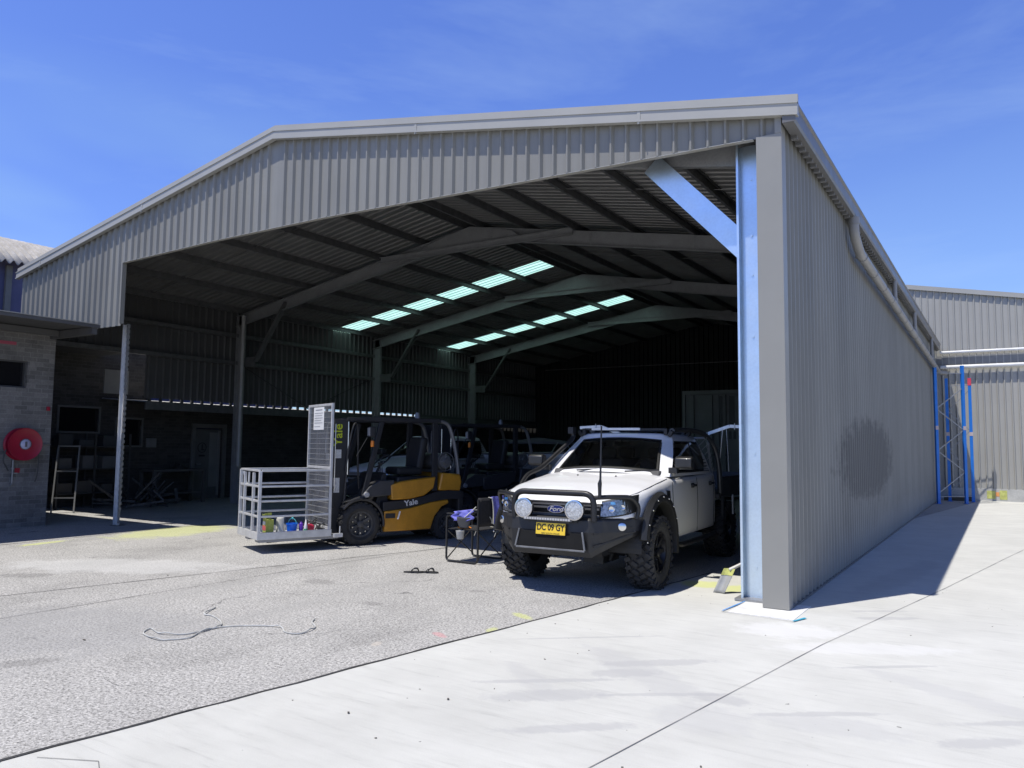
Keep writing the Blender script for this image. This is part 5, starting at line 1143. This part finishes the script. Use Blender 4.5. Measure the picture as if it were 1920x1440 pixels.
# ------------------------------------------------------------------ hose on the pavement
rp = [(-4.81, -3.27), (-4.63, -3.53), (-4.51, -3.53), (-4.26, -3.63), (-4.1, -3.75), (-4.07, -3.9), (-4.07, -4.05), (-4.12, -4.15), (-4.29, -4.22), (-4.51, -4.16), (-4.40, -4.30), (-4.12, -4.36), (-4.02, -4.30), (-3.95, -4.17), (-4.04, -4.0), (-4.06, -3.8), (-3.96, -3.65), (-3.76, -3.51), (-3.61, -3.48), (-3.44, -3.58), (-3.31, -3.55), (-3.32, -3.42), (-3.38, -3.29), (-3.54, -3.18), (-3.62, -3.07)]
mb = MB(); mb.tube([(p.x, p.y, .009+.012*max(0, math.sin(i*.31))**6) for i, p in enumerate(smooth_path([(x, y, 0) for x, y in rp], 6))], .0065, 8)
tag(mb.build('hose', mat('hose_pale', (.50, .50, .47), .6, 0, .25, 9), smooth=True), 'thin pale hose lying in loops on the speckled concrete', 'hose')

# ------------------------------------------------------------------ spade at the column foot
sp = thing('spade', 'spade with yellow topped grey blade leaning by the front column', 'spade', (-.90, .50, 0), R(0))
def bl(a, b): return (-.06+.13*a+.10*b, .02*math.sin(pi*a)+.10*b, .005+.27*b)
mb = MB(); mb.grid(bl, 6, 8); mb.build('blade', mat('blade_steel', (.40, .40, .38), .5, .3, .1, 10), sp, recalc=False, solid=.004, smooth=True)
mb = MB(); mb.grid(lambda a, b: tuple(Vector(bl(a, .72+.28*b))+Vector((0, -.006, .001))), 4, 3); mb.build('blade_top', mat('yellow_green_paint', (.5, .52, .16), .8), sp, recalc=False)
mb = MB(); mb.tube([(.10, .10, .26), (.17, .15, .30), (.34, .32, .40), (.58, .80, .68)], [.02, .018, .017, .017], 10); mb.build('handle', mat('handle_pale', (.66, .65, .6), .5), sp, smooth=True)

# ------------------------------------------------------------------ hose reel on the brick wall
hr = thing('hose_reel', 'red fire hose reel with pale round hub on the grey brick wall', 'hose reel', (-14.0, -.86, 1.58))
M_red = mat('reel_red', (.33, .010, .035), .4, 0, .12, 6)
mb = MB(); mb.lathe([(.0, .20), (.10, .20), (.105, .215), (.28, .215), (.305, .23), (.31, .22), (.285, .19), (.11, .19), (.11, .07), (.285, .07), (.31, .04), (.30, .03), (0, .03)], axis=(1, 0, 0), n=44); mb.build('drum', M_red, hr, smooth=35)
mb = MB()
for i in range(5):
    for j in range(4): mb.lathe([(.125+.035*j+.016*math.cos(2*pi*k/8), .09+.024*i+.014*math.sin(2*pi*k/8)) for k in range(8)], axis=(1, 0, 0), n=40, closed=True)
mb.build('coiled_hose', mat('hose_dark_red', (.12, .015, .02), .6), hr, smooth=True)
mb = MB(); mb.lathe([(.0, .245), (.08, .24), (.096, .225), (.098, .21)], axis=(1, 0, 0), n=32); hb = mb.build('hub', mat('hub_pale', (.45, .45, .62), .35), hr, smooth=40)
mb = MB(); mb.lathe([(.094, .222), (.104, .222), (.104, .234), (.094, .234)], axis=(1, 0, 0), n=32, closed=True); mb.bb(.247, .250, -.02, .02, -.05, .05); mb.build('hub_ring', mat('ring_dark', (.12, .12, .14), .5), hb)
mb = MB(); mb.tube(round_path([(.05, -.12, -.30), (.05, -.12, -.75), (-.0, -.12, -.78)], .03), .016, 8); mb.cyl((.05, -.12, -.48), (.05, -.12, -.44), .03, 10); mb.box((.07, -.09, -.55), (.03, .09, .02)); mb.build('supply_pipe', M_galv, hr, smooth=40)
mb = MB(); mb.tube(smooth_path([(.12, .29, -.1), (.13, .30, -.35), (.12, .29, -.60), (.10, .27, -.72)], 5), .011, 8); mb.tube(smooth_path([(.12, -.29, -.1), (.13, -.33, -.3), (.12, -.27, -.42), (.1, -.22, -.5)], 5), .014, 8); mb.build('loose_hose', mat('hose_dark', (.06, .06, .06), .6), hr, smooth=True)
mb = MB(); mb.box((.01, -.02, -.50), (.006, .09, .09)); mb.build('red_tag', M_red, hr)
mb = MB(); mb.tube([(.03, .31, .0), (.03, .56, .0)], .010, 8); mb.tube([(.03, .54, -.02), (.03, .54, -.5)], .004, 6); mb.build('wall_bracket', M_alud, hr)
sg = thing('red_strip_sign', 'narrow faded red strip sign high on the brick wall', 'sign', (-14.0, -1.35, 3.50)); MB().bb(.0, .008, -.35, .32, -.03, .03).build('plate', mat('faded_red', (.40, .08, .12), .6), sg)
sg = thing('alarm_button', 'tiny red square button by the brick corner', 'button', (-14.0, -.38, 2.28)); MB().bb(.0, .03, -.03, .03, -.04, .04).build('button', M_red, sg, bevel=.004)

# ------------------------------------------------------------------ things inside the open brick bay
ld = thing('stepladder', 'narrow grey trolley frame leaning inside the dark brick bay', 'ladder', (-16.35, 1.25, 0), R(50))
mb = MB()
for s in (-1, 1): mb.bar((s*.23, 0, .0), (s*.22, .32, 1.55), .03, .045)
for z in (.34, .95, 1.53): f_ = z/1.55; mb.bar((-.22, .32*f_, z), (.22, .32*f_, z), .035, .03)
mb.build('frame', mat('ladder_grey', (.28, .28, .27), .5, .3), ld)
sh = thing('shelving', 'dark steel shelving loaded with boxes against the rear brick wall', 'shelves', (-17.55, 2.5, 0))
mb = MB()
for y in (-.9, 0, .9):
    for x in (-.22, .22): mb.bb(x-.02, x+.02, y-.02, y+.02, 0, 1.85)
for z in (.35, .95, 1.5): mb.bb(-.24, .24, -.92, .92, z, z+.03)
mb.build('frame', mat('shelf_dark', (.07, .07, .07), .6), sh)
rnd = random.Random(11)
for k in range(9):
    z = (.38, .98, 1.53)[k % 3]; y = -.7+.55*(k//3)+rnd.uniform(-.05, .05); h = rnd.uniform(.15, .32); w = rnd.uniform(.28, .42)
    b = thing('storage_box', '', 'box', (-17.55, 2.5+y, z+.001), rnd.uniform(-.1, .1), group='boxes on the dark shelving')
    b['label'] = ['dusty box on the %s shelf, %s of three along it' % (a, c_) for a in ('lowest', 'middle', 'top') for c_ in ('nearest', 'centre one', 'deepest')][(k % 3)*3+k//3]
    MB().bb(-.17, .17, -w/2, w/2, 0, h).build('box', mat('box_%d' % (k % 3), ((.10, .09, .08), (.14, .14, .14), (.06, .065, .07))[k % 3], .7), b, bevel=.006)
bn = thing('workbench', 'dark workbench with a vice beside the grey door', 'workbench', (-17.3, 4.7, 0))
mb = MB(); mb.bb(-.4, .3, -.8, .8, .86, .92)
for x in (-.35, .25):
    for y in (-.75, .75): mb.bb(x-.04, x+.04, y-.04, y+.04, 0, .86)
mb.bb(-.35, .25, -.75, .75, .25, .29); mb.build('bench', mat('bench_dark', (.10, .095, .09), .7), bn)
mb = MB(); mb.bb(.05, .25, -.1, .1, .921, 1.0); mb.bb(.1, .3, -.06, .06, 1.0, 1.08); mb.cyl((.3, 0, 1.03), (.42, 0, 1.03), .015, 8); mb.build('vice', mat('vice_dark', (.08, .08, .085), .4, .5), bn)
hp = thing('scrap_heap', 'dark heap of pipes and offcuts on the floor under the workbench end', 'scrap', (-16.6, 3.2, 0))
rnd = random.Random(5); mb = MB()
for i in range(34):
    p = Vector((rnd.uniform(-.6, .6), rnd.uniform(-.9, .9), rnd.uniform(.02, .3))); d = Vector((rnd.uniform(-1, 1), rnd.uniform(-1, 1), rnd.uniform(-.1, .9))).normalized()*rnd.uniform(.3, .9); q = p+d; q.z = max(q.z, .02); mb.bar(p, q, rnd.uniform(.02, .08), rnd.uniform(.02, .06))
mb.build('offcuts', mat('scrap_dark', (.09, .09, .088), .6, .2, .6, 12), hp)

# ------------------------------------------------------------------ blue racking frames
M_blue = mat('rack_blue', (.008, .17, .62), .4, 0, .1, 5)
def rack(label, x0, y0, x1, y1, h, lean):
    r = thing('rack_frame', label, 'rack frame', (x0, y0, 0), math.atan2(y1-y0, x1-x0), group='blue racking frames')
    w = math.hypot(x1-x0, y1-y0)
    for k, u in enumerate((0, w)):
        mb = MB(); mb.bb(u-.045, u+.045, -.04, -.034, .012, h); mb.bb(u-.045, u-.039, -.034, .03, .012, h); mb.bb(u+.039, u+.045, -.034, .03, .012, h); mb.build('upright', M_blue, r)
        mb = MB(); mb.bb(u-.07, u+.07, -.07, .07, 0, .012); mb.build('foot_plate', M_blue, r)
    z = .35; k = 0
    while z < h-.75:
        mb = MB(); a, b = ((.04, 0, z), (w-.04, 0, z+.62)) if k % 2 == 0 else ((w-.04, 0, z), (.04, 0, z+.62)); mb.bar(a, b, .022, .03); mb.build('lacing', M_galv, r); z += .66; k += 1
    for z in (.22, h-.25): mb = MB(); mb.bar((.04, 0, z), (w-.04, 0, z), .03, .022); mb.build('strut', M_galv, r)
    for u in (0, w): mb = MB(); mb.bb(u-.05, u+.05, -.046, -.042, h*.53, h*.53+.12); mb.build('splice', mat('splice_pale', (.5, .42, .42), .5), r)
    return r
rack('blue racking frame on the slab, nearer one by the shed wall', .13, 19.4, .86, 20.0, 4.36, 0)
rack('blue racking frame standing behind the nearer one, close to the plinth', .36, 21.0, 1.02, 21.05, 4.05, 0)
mb = MB(); mb.bb(-.05, .0, 0, 0, 0, 0)
rg = thing('red_tape', 'red and white tape tied around the upper blue upright', 'tape', (1.02, 21.05, 3.92)); mb = MB(); mb.bb(-.05, .05, -.05, -.045, -.12, .12); mb.bb(.048, .053, -.045, .035, -.12, .12); mb.build('band', mat('tape_red', (.65, .06, .10), .5), rg)
tm = thing('timber_offcut', 'short dark timber beam on the ground behind the blue frames', 'timber', (.55, 21.55, 0), .05); MB().bb(-.4, .45, -.06, .06, 0, .14).build('beam', mat('timber_dark', (.10, .085, .06), .8), tm, bevel=.006)
